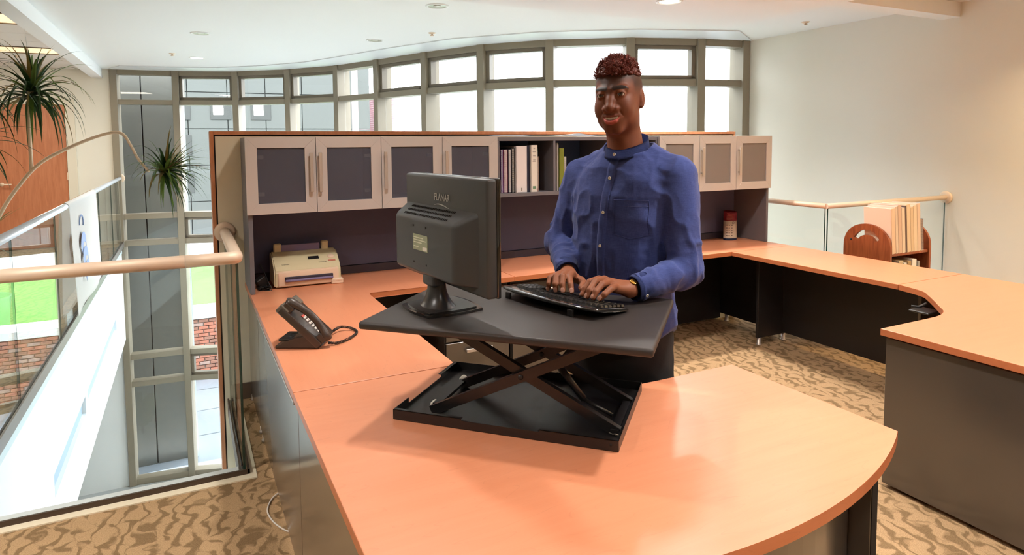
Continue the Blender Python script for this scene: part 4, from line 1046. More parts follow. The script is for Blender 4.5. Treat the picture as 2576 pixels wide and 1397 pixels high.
for (y, z) in ((3.36, .82), (3.10, .40)):
    m = MB(); m.lathe([(0, -.003), (.008, -.003), (.008, 0), (0, 0)], (4.664, y, z), 12, axis='x'); build('bolt_cap', m, M_DARK, T, world=True)
# volumes on the top shelf of the cart: tall white ones leaning to the left end
cols = [(236, 206, 180), (226, 206, 188), (220, 190, 170), (232, 214, 194), (104, 84, 80), (228, 206, 176), (220, 196, 166), (228, 208, 184), (222, 198, 180), (236, 218, 206)]
lab = ['peach', 'cream', 'tan', 'ivory', 'dark brown', 'straw', 'sand', 'buff', 'rose beige', 'pale pink']
x = 4.705
for k, (c, n_) in enumerate(zip(cols, lab)):
    wd = (.045, .03, .042, .038, .018, .045, .035, .042, .04, .03)[k]; hh = .345+.012*(k % 3)-(.10 if k == 9 else 0)
    T2 = thing('catalogue', n_+' catalogue '+('first in the row on the book cart, its wide cover facing left' if k == 0 else 'standing in the tall row on the book cart'), 'book', (x+wd/2, 3.14, .7425), group='catalogues on the book cart')
    T2.rotation_euler = (0, -.09, 0)
    x += wd+.002
    m = MB(); m.box(-wd/2, -wd/2+.003, -.09, .19-.06, 0, hh, bev=.001); m.box(wd/2-.003, wd/2, -.09, .13, 0, hh, bev=.001); m.box(-wd/2, wd/2, -.09, -.086, 0, hh); build('cover', m, mat('cat_%d' % k, srgb(*c), .55), T2)
    m = MB(); m.box(-wd/2+.003, wd/2-.003, -.085, .13, .002, hh-.006); build('pages', m, MATS['paper_white'], T2)
    if k == 9: spiral(T2, .012, .18, hh, (120, 100, 100))
x = 4.70
for k in range(7):
    wd = .03+.012*((k*7) % 3); c = [(214, 210, 206), (120, 116, 112), (206, 190, 160), (228, 224, 220), (176, 150, 110), (236, 232, 226), (150, 150, 150)][k]
    nm_ = ['silver grey', 'slate', 'oatmeal', 'off-white', 'mustard tan', 'bright white', 'mid grey'][k]
    T2 = thing('catalogue', nm_+' catalogue on the lower shelf of the book cart', 'book', (x+wd/2, 3.14, .4205), group='catalogues on the book cart')
    m = MB(); m.box(-wd/2, wd/2, -.086, .08, 0, .24+.01*(k % 3), bev=.002); build('cover', m, mat('low_%d' % k, srgb(*c), .6), T2); x += wd+.012

# ------------------------------------------------------------------ banner over the far left railing
T = thing('cloth_banner', 'white cloth banner with blue curved emblem draped over the far left railing', 'banner', (-.965, 7.8, RH))
M_CLOTH = mat('banner_white', srgb(246, 246, 244), .8, sheen=.2)
y0, y1 = 6.86, 8.8
def drape(u, v):
    y = y0+(y1-y0)*u
    if v < .12:
        a = PI*(v/.12)*.5; return Vector((-.965-.032*math.cos(PI-a*1.0)*-1 if False else -.965+.034*math.sin(a)-.0, y, RH+.034*math.cos(a)))
    t = (v-.12)/.88; drop = (.99-.10*math.sin(PI*u)*0-.02*u)
    return Vector((-.931+.02*t+.012*math.sin(u*9+t*2)*t, y+.10*t*(u-.3), RH-drop*t))
m = MB(); m.grid(drape, 30, 26); bmesh.ops.solidify(m.bm, geom=m.bm.faces[:], thickness=.003); build('front_cloth', m, M_CLOTH, T, world=True)
def drape2(u, v):
    y = y0+(y1-y0)*u
    if v < .12:
        a = PI*(v/.12)*.5; return Vector((-.965-.034*math.sin(a), y, RH+.034*math.cos(a)))
    t = (v-.12)/.88; return Vector((-1.0-.05*t+.01*math.sin(u*8+1)*t, y-.38*t*(1-u), RH-.93*t))
m = MB(); m.grid(drape2, 30, 20); bmesh.ops.solidify(m.bm, geom=m.bm.faces[:], thickness=.003); build('back_cloth', m, mat('banner_tan', srgb(196, 160, 112), .8), T, world=True)
M_NAV = mat('emblem_blue', srgb(128, 148, 190), .7)
for k in range(3):
    m = MB(); pts = []
    yy, zz = 7.36+.07*k, .66-.145*k
    for i in range(9): a = PI*.95*i/8; pts.append((0, yy+.17*math.cos(PI-a)+.05, zz+.115*math.sin(a)))
    for i in range(9): a = PI*.95*(8-i)/8; pts.append((0, yy+.13*math.cos(PI-a)+.10, zz-.085+.10*math.sin(a)))
    for_x = -.931+.02*(RH-zz)+.018
    m.prism_dir([(for_x, p[1], p[2]) for p in pts], (.002, 0, 0)); build('emblem_stripe', m, M_NAV, T, world=True)
m = MB(); m.tube([(-.916, 7.42+.12*math.cos(a), .86+.075*math.sin(a)) for a in [PI*(-.15+i*.1) for i in range(13)]], .006, 6); build('emblem_ring', m, M_NAV, T, world=True)

# ------------------------------------------------------------------ dracaena in the left gallery
T = thing('dracaena', 'tall dracaena with bare arching stems and spiky leaf heads in the left gallery', 'plant', (-1.47, 6.35, 0))
M_STEM = mat('stem_tan', srgb(224, 200, 172), .7, bump=.6, bscale=90, stretch=(1, 1, 4))
M_LEAF = mat('leaf_green', srgb(60, 92, 48), .4, var=.35, vscale=9); M_LEAF2 = mat('leaf_light', srgb(112, 138, 62), .4, var=.3, vscale=9); M_LEAF3 = mat('leaf_dry', srgb(150, 132, 78), .5, var=.3, vscale=9)
m = MB(); m.lathe([(0, 0), (.15, 0), (.19, .40), (.20, .42), (.18, .42), (.175, .38), (0, .38)], (-1.47, 6.35, 0), 28); build('planter', m, mat('planter_grey', srgb(150, 152, 156), .4), T, world=True)
m = MB(); m.lathe([(0, .385), (.17, .38)], (-1.47, 6.35, 0), 20); build('soil', m, mat('soil_dark', srgb(64, 50, 38), .95), T, world=True)
stems = {'a': [(-1.42, 6.40, .36), (-1.42, 6.45, .8), (-1.335, 6.456, 1.06), (-1.19, 6.40, 1.29), (-1.02, 6.33, 1.475), (-.75, 6.205, 1.62), (-.534, 6.104, 1.698), (-.44, 6.05, 1.69), (-.385, 6.02, 1.60), (-.335, 5.99, 1.49), (-.262, 5.943, 1.39)],
         'b': [(-1.10, 6.37, 1.40), (-1.10, 6.368, 1.46), (-1.10, 6.372, 1.7), (-1.09, 6.376, 1.95)],
         'c': [(-1.52, 6.35, .36), (-1.62, 6.3, .9), (-1.60, 6.2, 1.5), (-1.50, 6.15, 1.95)],
         'd': [(-1.44, 6.30, .36), (-1.40, 6.2, .6), (-1.40, 6.15, .84)]}
for kk, pts in stems.items():
    m = MB(); pp = crom(pts, 8); n_ = len(pp); m.tube(pp, [.016-.006*i/n_ for i in range(n_)], 10); build('stem', m, M_STEM, T, world=True)
def leaf(base, d, L, wd, droop, mt, parent):
    """long narrow keeled leaf that arches under its weight"""
    d = Vector(d).normalized(); side = d.cross(Vector((0, 0, 1)))
    side = side.normalized() if side.length > 1e-3 else Vector((1, 0, 0))
    m = MB(); n_ = 9; cur = Vector(base); rows = []
    for i in range(n_+1):
        t = i/n_; wv = wd*(.55+.45*math.sin(PI*min(1, t*1.6+.15)))*(1-t**3) if t < 1 else .0003
        nrm = side.cross(d).normalized()
        rows.append((m.bm.verts.new(cur-side*wv+nrm*wv*.25), m.bm.verts.new(cur-nrm*wv*.12), m.bm.verts.new(cur+side*wv+nrm*wv*.25)))
        cur = cur+d*(L/n_); d = (d+Vector((0, 0, -droop/n_*(.4+1.4*t)))).normalized()
        side = d.cross(Vector((0, 0, 1))).normalized() if abs(d.z) < .985 else side
    for a, b in zip(rows, rows[1:]):
        for q in (0, 1):
            f = m.bm.faces.new((a[q], a[q+1], b[q+1], b[q])); f.smooth = True
    bmesh.ops.solidify(m.bm, geom=m.bm.faces[:], thickness=.0012)
    return build('leaf', m, mt, parent, world=True)
rnd = random.Random(11)
def head(c, axis, n_, Lr, wd, droop, light=.3, dry=.1):
    axis = Vector(axis).normalized(); e1 = axis.orthogonal().normalized(); e2 = axis.cross(e1)
    for k in range(n_):
        a = k*2.39996; t = (k+.5)/n_; pol = .15+1.75*t
        d = axis*math.cos(pol)+(e1*math.cos(a)+e2*math.sin(a))*math.sin(pol)
        base = Vector(c)+axis*(.06*(1-t))+Vector((rnd.uniform(-.008, .008),)*3)
        r_ = rnd.random(); mt = M_LEAF2 if r_ < light else (M_LEAF3 if r_ > 1-dry else M_LEAF)
        leaf(base, d, Lr*rnd.uniform(.75, 1.12)*(1-.15*(t < .12)), wd*rnd.uniform(.8, 1.1), droop*rnd.uniform(.6, 1.2)*(.3+t), mt, T)
head((-.17, 5.90, 1.37), (.75, -.15, .5), 88, .36, .016, 2.4, .5, .12)
head((-1.075, 6.378, 1.98), (.15, .0, 1), 84, .52, .019, 4.4, .18, .12)
head((-1.46, 6.15, 2.0), (-.1, 0, 1), 56, .60, .018, 3.6, .10, .06)
head((-1.44, 6.15, 1.60), (.2, -.2, .6), 36, .5, .018, 3.0, .1, .1)
head((-1.40, 6.14, .86), (.1, -.1, 1), 20, .42, .020, 1.1, .7, .02)
# green armchair glimpsed on the lower floor
T = thing('armchair', 'green upholstered chair glimpsed on the floor below the balcony', 'chair', (-1.75, 10.05, ZL))
M_GRN = mat('chair_green', srgb(92, 104, 66), .9)
for nm, b in (('seat', (-2.1, -1.4, 9.75, 10.35, ZL+.15, ZL+.42)), ('backrest', (-2.1, -1.4, 10.25, 10.45, ZL+.3, ZL+.82)), ('armrest', (-2.2, -2.05, 9.75, 10.4, ZL+.15, ZL+.6)), ('armrest', (-1.45, -1.3, 9.75, 10.4, ZL+.15, ZL+.6))):
    m = MB(); m.box(*b, bev=.04, seg=3); o = build(nm, m, M_GRN, T, world=True); autosmooth(o, .8)
for (x, y) in ((-2.1, 9.8), (-1.4, 9.8), (-2.1, 10.35), (-1.4, 10.35)):
    m = MB(); m.box(x-.02, x+.02, y-.02, y+.02, ZL, ZL+.16); build('leg', m, M_BLK, T, world=True)
# ------------------------------------------------------------------ the man, sculpted as signed-distance volumes
def surface_nets(f, lo, hi, h, band=2.2):
    lo = np.array(lo, float); hi = np.array(hi, float); n = np.ceil((hi-lo)/h).astype(int)+1
    ax = [lo[i]+h*np.arange(n[i]) for i in range(3)]
    # coarse pass, then only the band near the surface at full detail
    K = 4; na = [int(math.ceil(k/K))+1 for k in n]
    ca_ = [lo[i]+h*K*np.arange(na[i]) for i in range(3)]
    g = np.stack(np.meshgrid(*ca_, indexing='ij'), -1); cv = f(g.reshape(-1, 3)).reshape(na).astype(np.float32)
    ix = [np.minimum((np.arange(n[i])+K//2)//K, na[i]-1) for i in range(3)]
    v = cv[np.ix_(*ix)].copy(); idm = np.argwhere(np.abs(v) < band*K*h)
    pts = lo+h*idm
    for a in range(0, len(pts), 400000): v[tuple(idm[a:a+400000].T)] = f(pts[a:a+400000])
    for d_ in range(3):
        for e_ in (0, -1):
            sl = [slice(None)]*3; sl[d_] = e_; v[tuple(sl)] = np.maximum(v[tuple(sl)], h*.3)
    s = v < 0
    c = [slice(0, -1), slice(1, None)]
    cnt = sum(s[c[i], c[j], c[k]].astype(np.int8) for i in (0, 1) for j in (0, 1) for k in (0, 1))
    act = np.argwhere((cnt > 0) & (cnt < 8)); idx = -np.ones(np.array(v.shape)-1, np.int64); idx[tuple(act.T)] = np.arange(len(act))
    acc = np.zeros((len(act), 3)); num = np.zeros(len(act))
    corners = [(i, j, k) for i in (0, 1) for j in (0, 1) for k in (0, 1)]
    for a in corners:
        for d in range(3):
            if a[d]: continue
            b = list(a); b[d] = 1
            A = act+np.array(a); B = act+np.array(b); va = v[tuple(A.T)]; vb = v[tuple(B.T)]
            m = (va < 0) != (vb < 0); t = np.where(m, va/np.where(m, va-vb, 1), 0)
            p = np.repeat(np.array(a, float)[None], len(act), 0); p[:, d] += t
            acc[m] += p[m]; num[m] += 1
    V = lo+h*(act+acc/num[:, None])
    F = []
    for d in range(3):
        e1, e2 = (d+1) % 3, (d+2) % 3
        sl0 = [slice(1, -1)]*3; sl0[d] = slice(0, -1); sl1 = [slice(1, -1)]*3; sl1[d] = slice(1, None)
        a, b = s[tuple(sl0)], s[tuple(sl1)]; P = np.argwhere(a != b)
        if not len(P): continue
        sign = a[tuple(P.T)]; off = np.ones(3, int); off[d] = 0; Q = P+off
        q = []
        for (u, w_) in ((-1, -1), (0, -1), (0, 0), (-1, 0)):
            o = Q.copy(); o[:, e1] += u; o[:, e2] += w_; q.append(idx[tuple(o.T)])
        q = np.stack(q, 1); q[~sign] = q[~sign][:, ::-1]; F.append(q)
    return V, np.concatenate(F)
def smin(a, b, k):
    h = np.clip(.5+.5*(b-a)/k, 0, 1); return b+(a-b)*h-k*h*(1-h)
def smax(a, b, k): return -smin(-a, -b, k)
def ell(p, c, r):
    q = (p-np.array(c))/np.array(r); k0 = np.sqrt((q*q).sum(-1)); q2 = q/np.array(r); k1 = np.sqrt((q2*q2).sum(-1))
    return k0*(k0-1)/np.maximum(k1, 1e-6)
def sph(p, c, r): return np.sqrt(((p-np.array(c))**2).sum(-1))-r
def cap(p, a, b, ra, rb):
    a = np.array(a, float); b = np.array(b, float); d = b-a; t = np.clip(((p-a)@d)/max((d@d), 1e-9), 0, 1)
    return np.sqrt(((p-a-t[:, None]*d)**2).sum(-1))-(ra+(rb-ra)*t)
_rs = np.random.RandomState(5); _lat = _rs.rand(32, 32, 32).astype(np.float32)*2-1
def vno(p):
    i = np.floor(p).astype(int); f = p-i; f = f*f*(3-2*f); i0 = i & 31; i1 = (i+1) & 31; o = 0
    for a in (0, 1):
        for b in (0, 1):
            for c in (0, 1):
                w_ = (f[:, 0] if a else 1-f[:, 0])*(f[:, 1] if b else 1-f[:, 1])*(f[:, 2] if c else 1-f[:, 2])
                o = o+w_*_lat[(i1 if a else i0)[:, 0], (i1 if b else i0)[:, 1], (i1 if c else i0)[:, 2]]
    return o
PO = np.array([1.53, 2.03, 0.]); PX = np.array([.435, -.901, 0.]); PX /= np.linalg.norm(PX); PY = np.array([-PX[1], PX[0], 0.])
RL = np.stack([PX, PY, np.array([0, 0, 1.])])          # rows: local axes
def tol(P): return (np.array(P, float)-PO)@RL.T
def tow(P): return np.array(P, float)@RL+PO

# ---- head in its own frame
HS = 1.14; HC = np.array([-.006, -.100, 1.766])
_cy, _sy, _cr, _sr = math.cos(.21), math.sin(.21), math.cos(.06), math.sin(.06)
RH_ = np.array([[_cy, -_sy, 0], [_sy, _cy, 0], [0, 0, 1]]) @ np.array([[_cr, 0, -_sr], [0, 1, 0], [_sr, 0, _cr]])
def to_head(p): return ((p-HC)@RH_)/HS
def from_head(q): return (np.array(q, float)*HS)@RH_.T+HC
def head_sdf(q):
    x = np.abs(q[:, 0]); m = np.stack([x, q[:, 1], q[:, 2]], -1)
    d = ell(m, (0, .018, .030), (.0735, .094, .086))
    d = smin(d, ell(m, (0, -.016, -.030), (.0650, .074, .082)), .03)
    d = smin(d, ell(m, (0, -.014, -.074), (.0595, .060, .040)), .03)
    d = smin(d, sph(m, (.011, -.066, -.106), .019), .02)
    d = smin(d, sph(m, (.036, -.057, -.032), .021), .024)
    d = smin(d, cap(m, (.012, -.0795, .016), (.044, -.068, .017), .0085, .008), .016)
    d = smax(d, -ell(m, (.0315, -.0955, .000), (.019, .012, .0085)), .012)
    # nose
    d = smin(d, cap(m, (0, -.078, .012), (0, -.0905, -.018), .0085, .0105), .013)
    d = smin(d, cap(m, (0, -.0905, -.018), (0, -.1030, -.041), .0105, .0138), .010)
    d = smin(d, sph(m, (.0170, -.0915, -.0450), .0100), .008)
    d = smax(d, -sph(m, (.0095, -.1010, -.0555), .0040), .003)
    # muzzle and cheeks pushed up by the smile
    d = smin(d, ell(m, (0, -.070, -.072), (.036, .024, .028)), .016)
    d = smin(d, sph(m, (.039, -.059, -.052), .016), .020)
    # lips
    zs_ = 9.0*m[:, 0]**2; ml = np.stack([m[:, 0], m[:, 1], m[:, 2]-zs_], -1)
    d = smin(d, smin(cap(ml, (0, -.0955, -.0680), (.013, -.0930, -.0680), .0044, .0044), cap(ml, (.013, -.0930, -.0680), (.0300, -.0800, -.0735), .0044, .0018), .004), .004)
    d = smin(d, smin(cap(ml, (0, -.0945, -.0860), (.014, -.0910, -.0850), .0070, .0062), cap(ml, (.014, -.0910, -.0850), (.0300, -.0800, -.0740), .0062, .0018), .004), .004)
    zc = -.0752+9.0*m[:, 0]**2
    d = smax(d, -np.maximum((np.sqrt((m[:, 0]/.0245)**2+((m[:, 2]-zc)/.0046)**2)-1)*.0046, m[:, 1]+.080), .0015)
    # smile crease beside the mouth
    d = d+.0018*np.exp(-(cap(m, (.0245, -.090, -.048), (.0355, -.078, -.068), 0, 0)/.0035)**2)
    # eyelids around the eyeball
    lid = np.maximum(sph(m, (.0315, -.0745, .0005), .0148), -ell(m, (.0315, -.092, -.0010), (.0138, .022, .0030)))
    d = smin(d, lid, .004)
    d = smax(d, -sph(m, (.0315, -.0745, .0005), .0122), .001)
    # ear
    e = ell(m-np.array((.0735, .016, -.012)), (0, 0, 0), (.0090, .0175, .0300)); e = smax(e, -ell(m, (.0835, .009, -.008), (.0065, .0090, .0190)), .004); e = smin(e, ell(m, (.0725, .006, -.036), (.007, .008, .009)), .005)
    d = smin(d, e, .006)
    d = smin(d, cap(q, (0, .020, -.055), (.008, .040, -.21), .054, .060), .022)
    return d
def head_w(p): return head_sdf(to_head(p))*HS

# ---- hands (world joint positions: knuckle, two joints, tip)
HAND_R = dict(wrist=(1.262, 2.060, 1.108), f=[[(1.170,1.984,1.128),(1.112,1.935,1.131),(1.100,1.922,1.115),(1.103,1.928,1.0985)], [(1.184,1.977,1.134),(1.126,1.917,1.138),(1.110,1.894,1.117),(1.111,1.893,1.099)], [(1.199,1.967,1.135),(1.141,1.898,1.140),(1.126,1.875,1.118),(1.123,1.866,1.099)], [(1.214,1.953,1.132),(1.166,1.894,1.138),(1.148,1.857,1.118),(1.143,1.843,1.099)]],
    thumb=[(1.252,2.005,1.100), (1.246,1.945,1.105), (1.224,1.893,1.110), (1.192,1.862,1.103)])
HAND_L = dict(wrist=(1.335, 1.775, 1.098), f=[[(1.252,1.842,1.132),(1.184,1.797,1.137),(1.162,1.792,1.117),(1.151,1.787,1.099)], [(1.257,1.817,1.135),(1.194,1.779,1.140),(1.158,1.758,1.118),(1.149,1.757,1.099)], [(1.261,1.789,1.129),(1.204,1.752,1.134),(1.168,1.736,1.116),(1.157,1.734,1.099)], [(1.262,1.761,1.119),(1.214,1.721,1.123),(1.181,1.707,1.112),(1.170,1.714,1.099)]],
    thumb=[(1.300,1.825,1.100), (1.262,1.868,1.098), (1.222,1.868,1.100), (1.190,1.850,1.098)])
for Hd in (HAND_R, HAND_L):
    Hd['wrist'] = tol(Hd['wrist']); Hd['f'] = [tol(f) for f in Hd['f']]; Hd['thumb'] = tol(Hd['thumb'])
def hand_sdf(p, Hd):
    W_ = Hd['wrist']; d = None
    rad = [(.0105, .0098, .0090, .0080), (.0118, .0108, .0100, .0090), (.0122, .0112, .0102, .0092), (.0120, .0110, .0100, .0090)]
    mc = [f[0] for f in Hd['f']]
    # palm: metacarpals fanning from the wrist
    palm = None
    for k, q in enumerate(mc):
        base = W_+(q-W_)*.18+(q-np.mean(mc, 0))*.25
        c = cap(p, base, q-np.array([0, 0, .006]), .019, .0145); palm = c if palm is None else smin(palm, c, .012)
    th = Hd['thumb']; palm = smin(palm, cap(p, W_+(th[0]-W_)*.5, th[1], .020, .0145), .014)
    d = palm
    for k, f in enumerate(Hd['f']):
        r = rad[k]; fd = smin(cap(p, f[0], f[1], r[0], r[1]), cap(p, f[1], f[2], r[1], r[2]), .003); fd = smin(fd, cap(p, f[2], f[3], r[2], r[3]), .003)
        d = smin(d, fd, .0055)
    td = smin(cap(p, th[1], th[2], .0135, .0118), cap(p, th[2], th[3], .0118, .0098), .003); d = smin(d, td, .008)
    return d
EL_R = np.array([-.300, -.035, 1.190]); EL_L = np.array([.245, -.060, 1.135]); SH_R = np.array([-.222, .0, 1.462]); SH_L = np.array([.185, .0, 1.475])
def forearm(p, Hd, E): 
    W_ = Hd['wrist']; return cap(p, E, W_, .040, .0275)

# ---- torso profile (shirt outside)
TZ = [.78, .86, .93, 1.0, 1.1, 1.2, 1.3, 1.4, 1.46, 1.505, 1.54, 1.57, 1.62]
TA = [.222, .218, .214, .208, .198, .192, .195, .198, .188, .150, .108, .080, .066]
TB = [.140, .140, .138, .134, .130, .130, .136, .138, .128, .108, .090, .076, .066]
TCX = [-.030, -.030, -.032, -.034, -.034, -.032, -.027, -.020, -.014, -.008, -.004, .000, .002]
TCY = [-.015, -.015, -.018, -.022, -.026, -.028, -.026, -.018, -.015, -.022, -.032, -.042, -.056]
def torso(p, grow=0.):
    z = p[:, 2]; a = np.interp(z, TZ, TA)+grow; b = np.interp(z, TZ, TB)+grow; cx = np.interp(z, TZ, TCX); cy = np.interp(z, TZ, TCY)
    u = np.abs((p[:, 0]-cx)/a); v = np.abs((p[:, 1]-cy)/b); e = 2.35
    return ((u**e+v**e)**(1/e)-1)*np.minimum(a, b)*.92
def arms(p, r0, r1, r2, k=.03):
    d = None
    for S, E, Hd in ((SH_R, EL_R, HAND_R), (SH_L, EL_L, HAND_L)):
        W_ = Hd['wrist']; c = E+(W_-E)*.93
        a = smin(cap(p, S, E, r0, r1), cap(p, E, c, r1, r2), .02); d = a if d is None else np.minimum(d, a)
    return d
def shirt_base(p):
    d = torso(p)
    for S, sx in ((SH_R, -1), (SH_L, 1)):
        d = smin(d, cap(p, (-.004+sx*.060, -.005, 1.566), S+np.array([-sx*.02, 0, .004]), .040, .060), .05)
    d2 = arms(p, .072, .060, .043)
    return d, d2
def wr(p):
    """fold relief of thin linen: soft creases, stronger around the elbows"""
    q = p*np.array([1., 1., 1.])
    w1 = vno(q*np.array([9, 9, 7])+3)
    f = np.sin((q[:, 2]*38+q[:, 0]*16*np.sign(q[:, 0])+w1*3.2))
    rid = 1-np.abs(vno(q*np.array([17, 17, 11])+9)); rid2 = 1-np.abs(vno(q*np.array([34, 34, 26])+1))
    return f, rid**3, rid2**4
def shirt_sdf(p):
    d, da = shirt_base(p); f, r1, r2 = wr(p)
    d = d-.0022*f*.6-.006*(r1-.3)-.0016*r2
    # sleeves: crosswise folds near elbow and cuff
    g = 0
    for E, Hd, S in ((EL_R, HAND_R, SH_R), (EL_L, HAND_L, SH_L)):
        W_ = Hd['wrist']; t = W_-E; L = np.linalg.norm(t); t = t/L; s = (p-E)@t
        u = E-S; Lu = np.linalg.norm(u); u = u/Lu; su = (p-E)@u
        dist = np.sqrt(((p-E)**2).sum(-1))
        wgt = np.exp(-(dist/.15)**2); near = np.exp(-(np.sqrt(((p-W_)**2).sum(-1))/.11)**2)
        w2 = vno(p*14+5)
        rad = p-E-s[:, None]*t; an = (rad@np.array([.3, .5, .8]))*24
        fold = lambda ph: np.maximum(0, np.sin(ph))**1.6-.35
        g = g+wgt*(.0105*fold(s*78+w2*3.2+an)*(s > -.02)+.0085*fold(su*74+w2*3.0+an)*(s <= -.02))+near*.007*fold(s*90+w2*3.4-an)
    da = da-g-.006*(r1-.3)-.0018*r2
    d = smin(d, da, .022)
    # curved shirt-tail hem with side vents
    xx = (p[:, 0]+.03)/.22; hem = .815+.10*np.clip(np.abs(xx), 0, 1)**3
    hem = hem
    d = smax(d, hem-p[:, 2], .004)
    rn = np.sqrt((p[:, 0]-.002)**2+(p[:, 1]+.045)**2); up_n = p[:, 2] > 1.5
    d = np.where(up_n, smax(d, p[:, 2]-(1.566+.16*(p[:, 1]+.045)+2.2*np.maximum(0, rn-.088)), .004), d)
    # cut sleeve ends at the cuffs
    for E, Hd in ((EL_R, HAND_R), (EL_L, HAND_L)):
        W_ = Hd['wrist']; t = W_-E; L = np.linalg.norm(t); t = t/L
        s = (p-E)@t; nearby = np.sqrt(((p-W_)**2).sum(-1)) < .12
        d = np.where(nearby, smax(d, s-L*.90, .003), d)
    return d
def body_sdf_low(p):
    d = torso(p, -.022); d = smin(d, arms(p, .052, .042, .028), .03)
    d = smin(d, cap(p, (-.105, .005, .93), (-.105, .02, .50), .085, .060), .05); d = smin(d, cap(p, (.055, .005, .93), (.055, .02, .50), .085, .060), .03)
    d = smin(d, cap(p, (-.105, .02, .50), (-.105, .045, .09), .056, .040), .02); d = smin(d, cap(p, (.055, .02, .50), (.055, .045, .09), .056, .040), .02)
    d = smin(d, cap(p, (-.105, .04, .06), (-.115, -.13, .035), .036, .028), .02); d = smin(d, cap(p, (.055, .04, .06), (.065, -.13, .035), .036, .028), .02)
    return d
def raw_mesh(name, V, F):
    me = bpy.data.meshes.new(name); me.from_pydata(V.tolist(), [], F.tolist()); me.update(); return me

parts = []
V, F = surface_nets(lambda p: head_w(p), (-.145, -.25, 1.53), (.115, .06, 1.91), .0026); parts.append((V, F))
for Hd, E in ((HAND_R, EL_R), (HAND_L, EL_L)):
    allp = np.concatenate([np.concatenate(Hd['f']), Hd['thumb'], [Hd['wrist']]]); lo, hi = allp.min(0)-.035, allp.max(0)+.035
    V, F = surface_nets(lambda p: smin(hand_sdf(p, Hd), forearm(p, Hd, E), .018), lo, hi, .0021); parts.append((V, F))
V, F = surface_nets(body_sdf_low, (-.42, -.42, -.01), (.36, .20, 1.64), .012); parts.append((V, F))
vo = 0; VV, FF = [], []
for V, F in parts: VV.append(V); FF.append(F+vo); vo += len(V)
me = raw_mesh('person_raw', np.concatenate(VV), np.concatenate(FF))
tmp = bpy.data.objects.new('person_raw', me); COL.objects.link(tmp)
rm = tmp.modifiers.new('remesh', 'REMESH'); rm.mode = 'VOXEL'; rm.voxel_size = .0024; rm.adaptivity = 0
sm = tmp.modifiers.new('smooth', 'SMOOTH'); sm.factor = .5; sm.iterations = 1
dg = bpy.context.evaluated_depsgraph_get(); me2 = bpy.data.meshes.new_from_object(tmp.evaluated_get(dg)); me2.name = 'person'
bpy.data.objects.remove(tmp); bpy.data.meshes.remove(me)
ed = np.empty(len(me2.edges)*2, np.int64); me2.edges.foreach_get('vertices', ed); ed = ed.reshape(-1, 2); lb = np.arange(len(me2.vertices))
while True:
    mn = np.minimum(lb[ed[:, 0]], lb[ed[:, 1]]); l2 = lb.copy(); np.minimum.at(l2, ed[:, 0], mn); np.minimum.at(l2, ed[:, 1], mn); l2 = np.minimum(l2, l2[l2])
    for _ in range(4): l2 = l2[l2]
    if (l2 == lb).all(): break
    lb = l2
un, ct = np.unique(lb, return_counts=True); big = un[np.argmax(ct)]
if len(un) > 1:
    bm = bmesh.new(); bm.from_mesh(me2); bm.verts.ensure_lookup_table(); bmesh.ops.delete(bm, geom=[bm.verts[int(i)] for i in np.nonzero(lb != big)[0]], context='VERTS'); bm.to_mesh(me2); bm.free()
co = np.empty(len(me2.vertices)*3); me2.vertices.foreach_get('co', co); co = co.reshape(-1, 3)
nv = np.empty(len(me2.vertices)*3); me2.vertices.foreach_get('normal', nv); nv = nv.reshape(-1, 3)
# ---- skin colouring that belongs to the skin: lips, brows, shaved sides, nails, palms
def lin(r, g, b): return np.array(srgb(r, g, b)[:3])
col = np.tile(lin(112, 64, 44), (len(co), 1))
n1 = vno(co*60+2); col *= (1+.07*n1)[:, None]
hm = co[:, 2] > 1.5; q = to_head(co[hm]); x = np.abs(q[:, 0]); m_ = np.stack([x, q[:, 1], q[:, 2]], -1); ch = col[hm]
def paint(mask, c): 
    global ch
    ch = ch*(1-mask[:, None])+c*mask[:, None]
sm01 = lambda v, a, b: np.clip((v-a)/(b-a), 0, 1)
mq = np.stack([x, q[:, 1], q[:, 2]-9.0*x**2], -1)
upl = np.minimum(cap(mq, (0, -.0965, -.0680), (.013, -.0940, -.0680), .0046, .0046), cap(mq, (.013, -.0940, -.0680), (.0300, -.0810, -.0735), .0046, .0018))
lol = np.minimum(cap(mq, (0, -.0955, -.0860), (.014, -.092, -.0850), .0072, .0064), cap(mq, (.014, -.092, -.0850), (.0300, -.0810, -.0740), .0064, .0018))
paint(1-sm01(upl, -.0005, .0016), lin(122, 66, 54)); paint(1-sm01(lol, -.0005, .0016), lin(176, 88, 80))
br = np.minimum(cap(m_, (.014, -.088, .0190), (.036, -.080, .0225), .0052, .0058), cap(m_, (.036, -.080, .0225), (.053, -.066, .0160), .0058, .0016))
paint((1-sm01(br, .0010, .0022))*.97, lin(20, 14, 12))
ups = cap(m_, (.0185, -.0885, .0012), (.0315, -.0900, .0030), .0012, .0015); ups = np.minimum(ups, cap(m_, (.0315, -.0900, .0030), (.0455, -.084, .0010), .0015, .0012)); paint((1-sm01(ups, .0, .0016))*.85, lin(20, 14, 12))
side = sm01(q[:, 2], -.008, .03)*sm01(q[:, 1]+.30*np.maximum(0, .062-x)*4, -.040, -.030)*sm01(.10-q[:, 2], -.3, 0)
side = np.maximum(side, sm01(q[:, 1], .045, .075)*sm01(q[:, 2], -.06, -.03)); ear = 1-sm01(ell(m_, (.0795, .014, -.010), (.012, .020, .033)), -.001, .002)
paint(np.clip(side, 0, 1)*(1-ear)*.80, lin(44, 28, 24))
front_hair = sm01(q[:, 2]-.074-.0*x, .0, .006); paint(front_hair*.9, lin(50, 28, 22))
stb = (1-sm01(np.abs(q[:, 2]+.0610), .001, .004))*(q[:, 1] < -.075)*(x < .026); paint(stb*.35, lin(40, 26, 22))
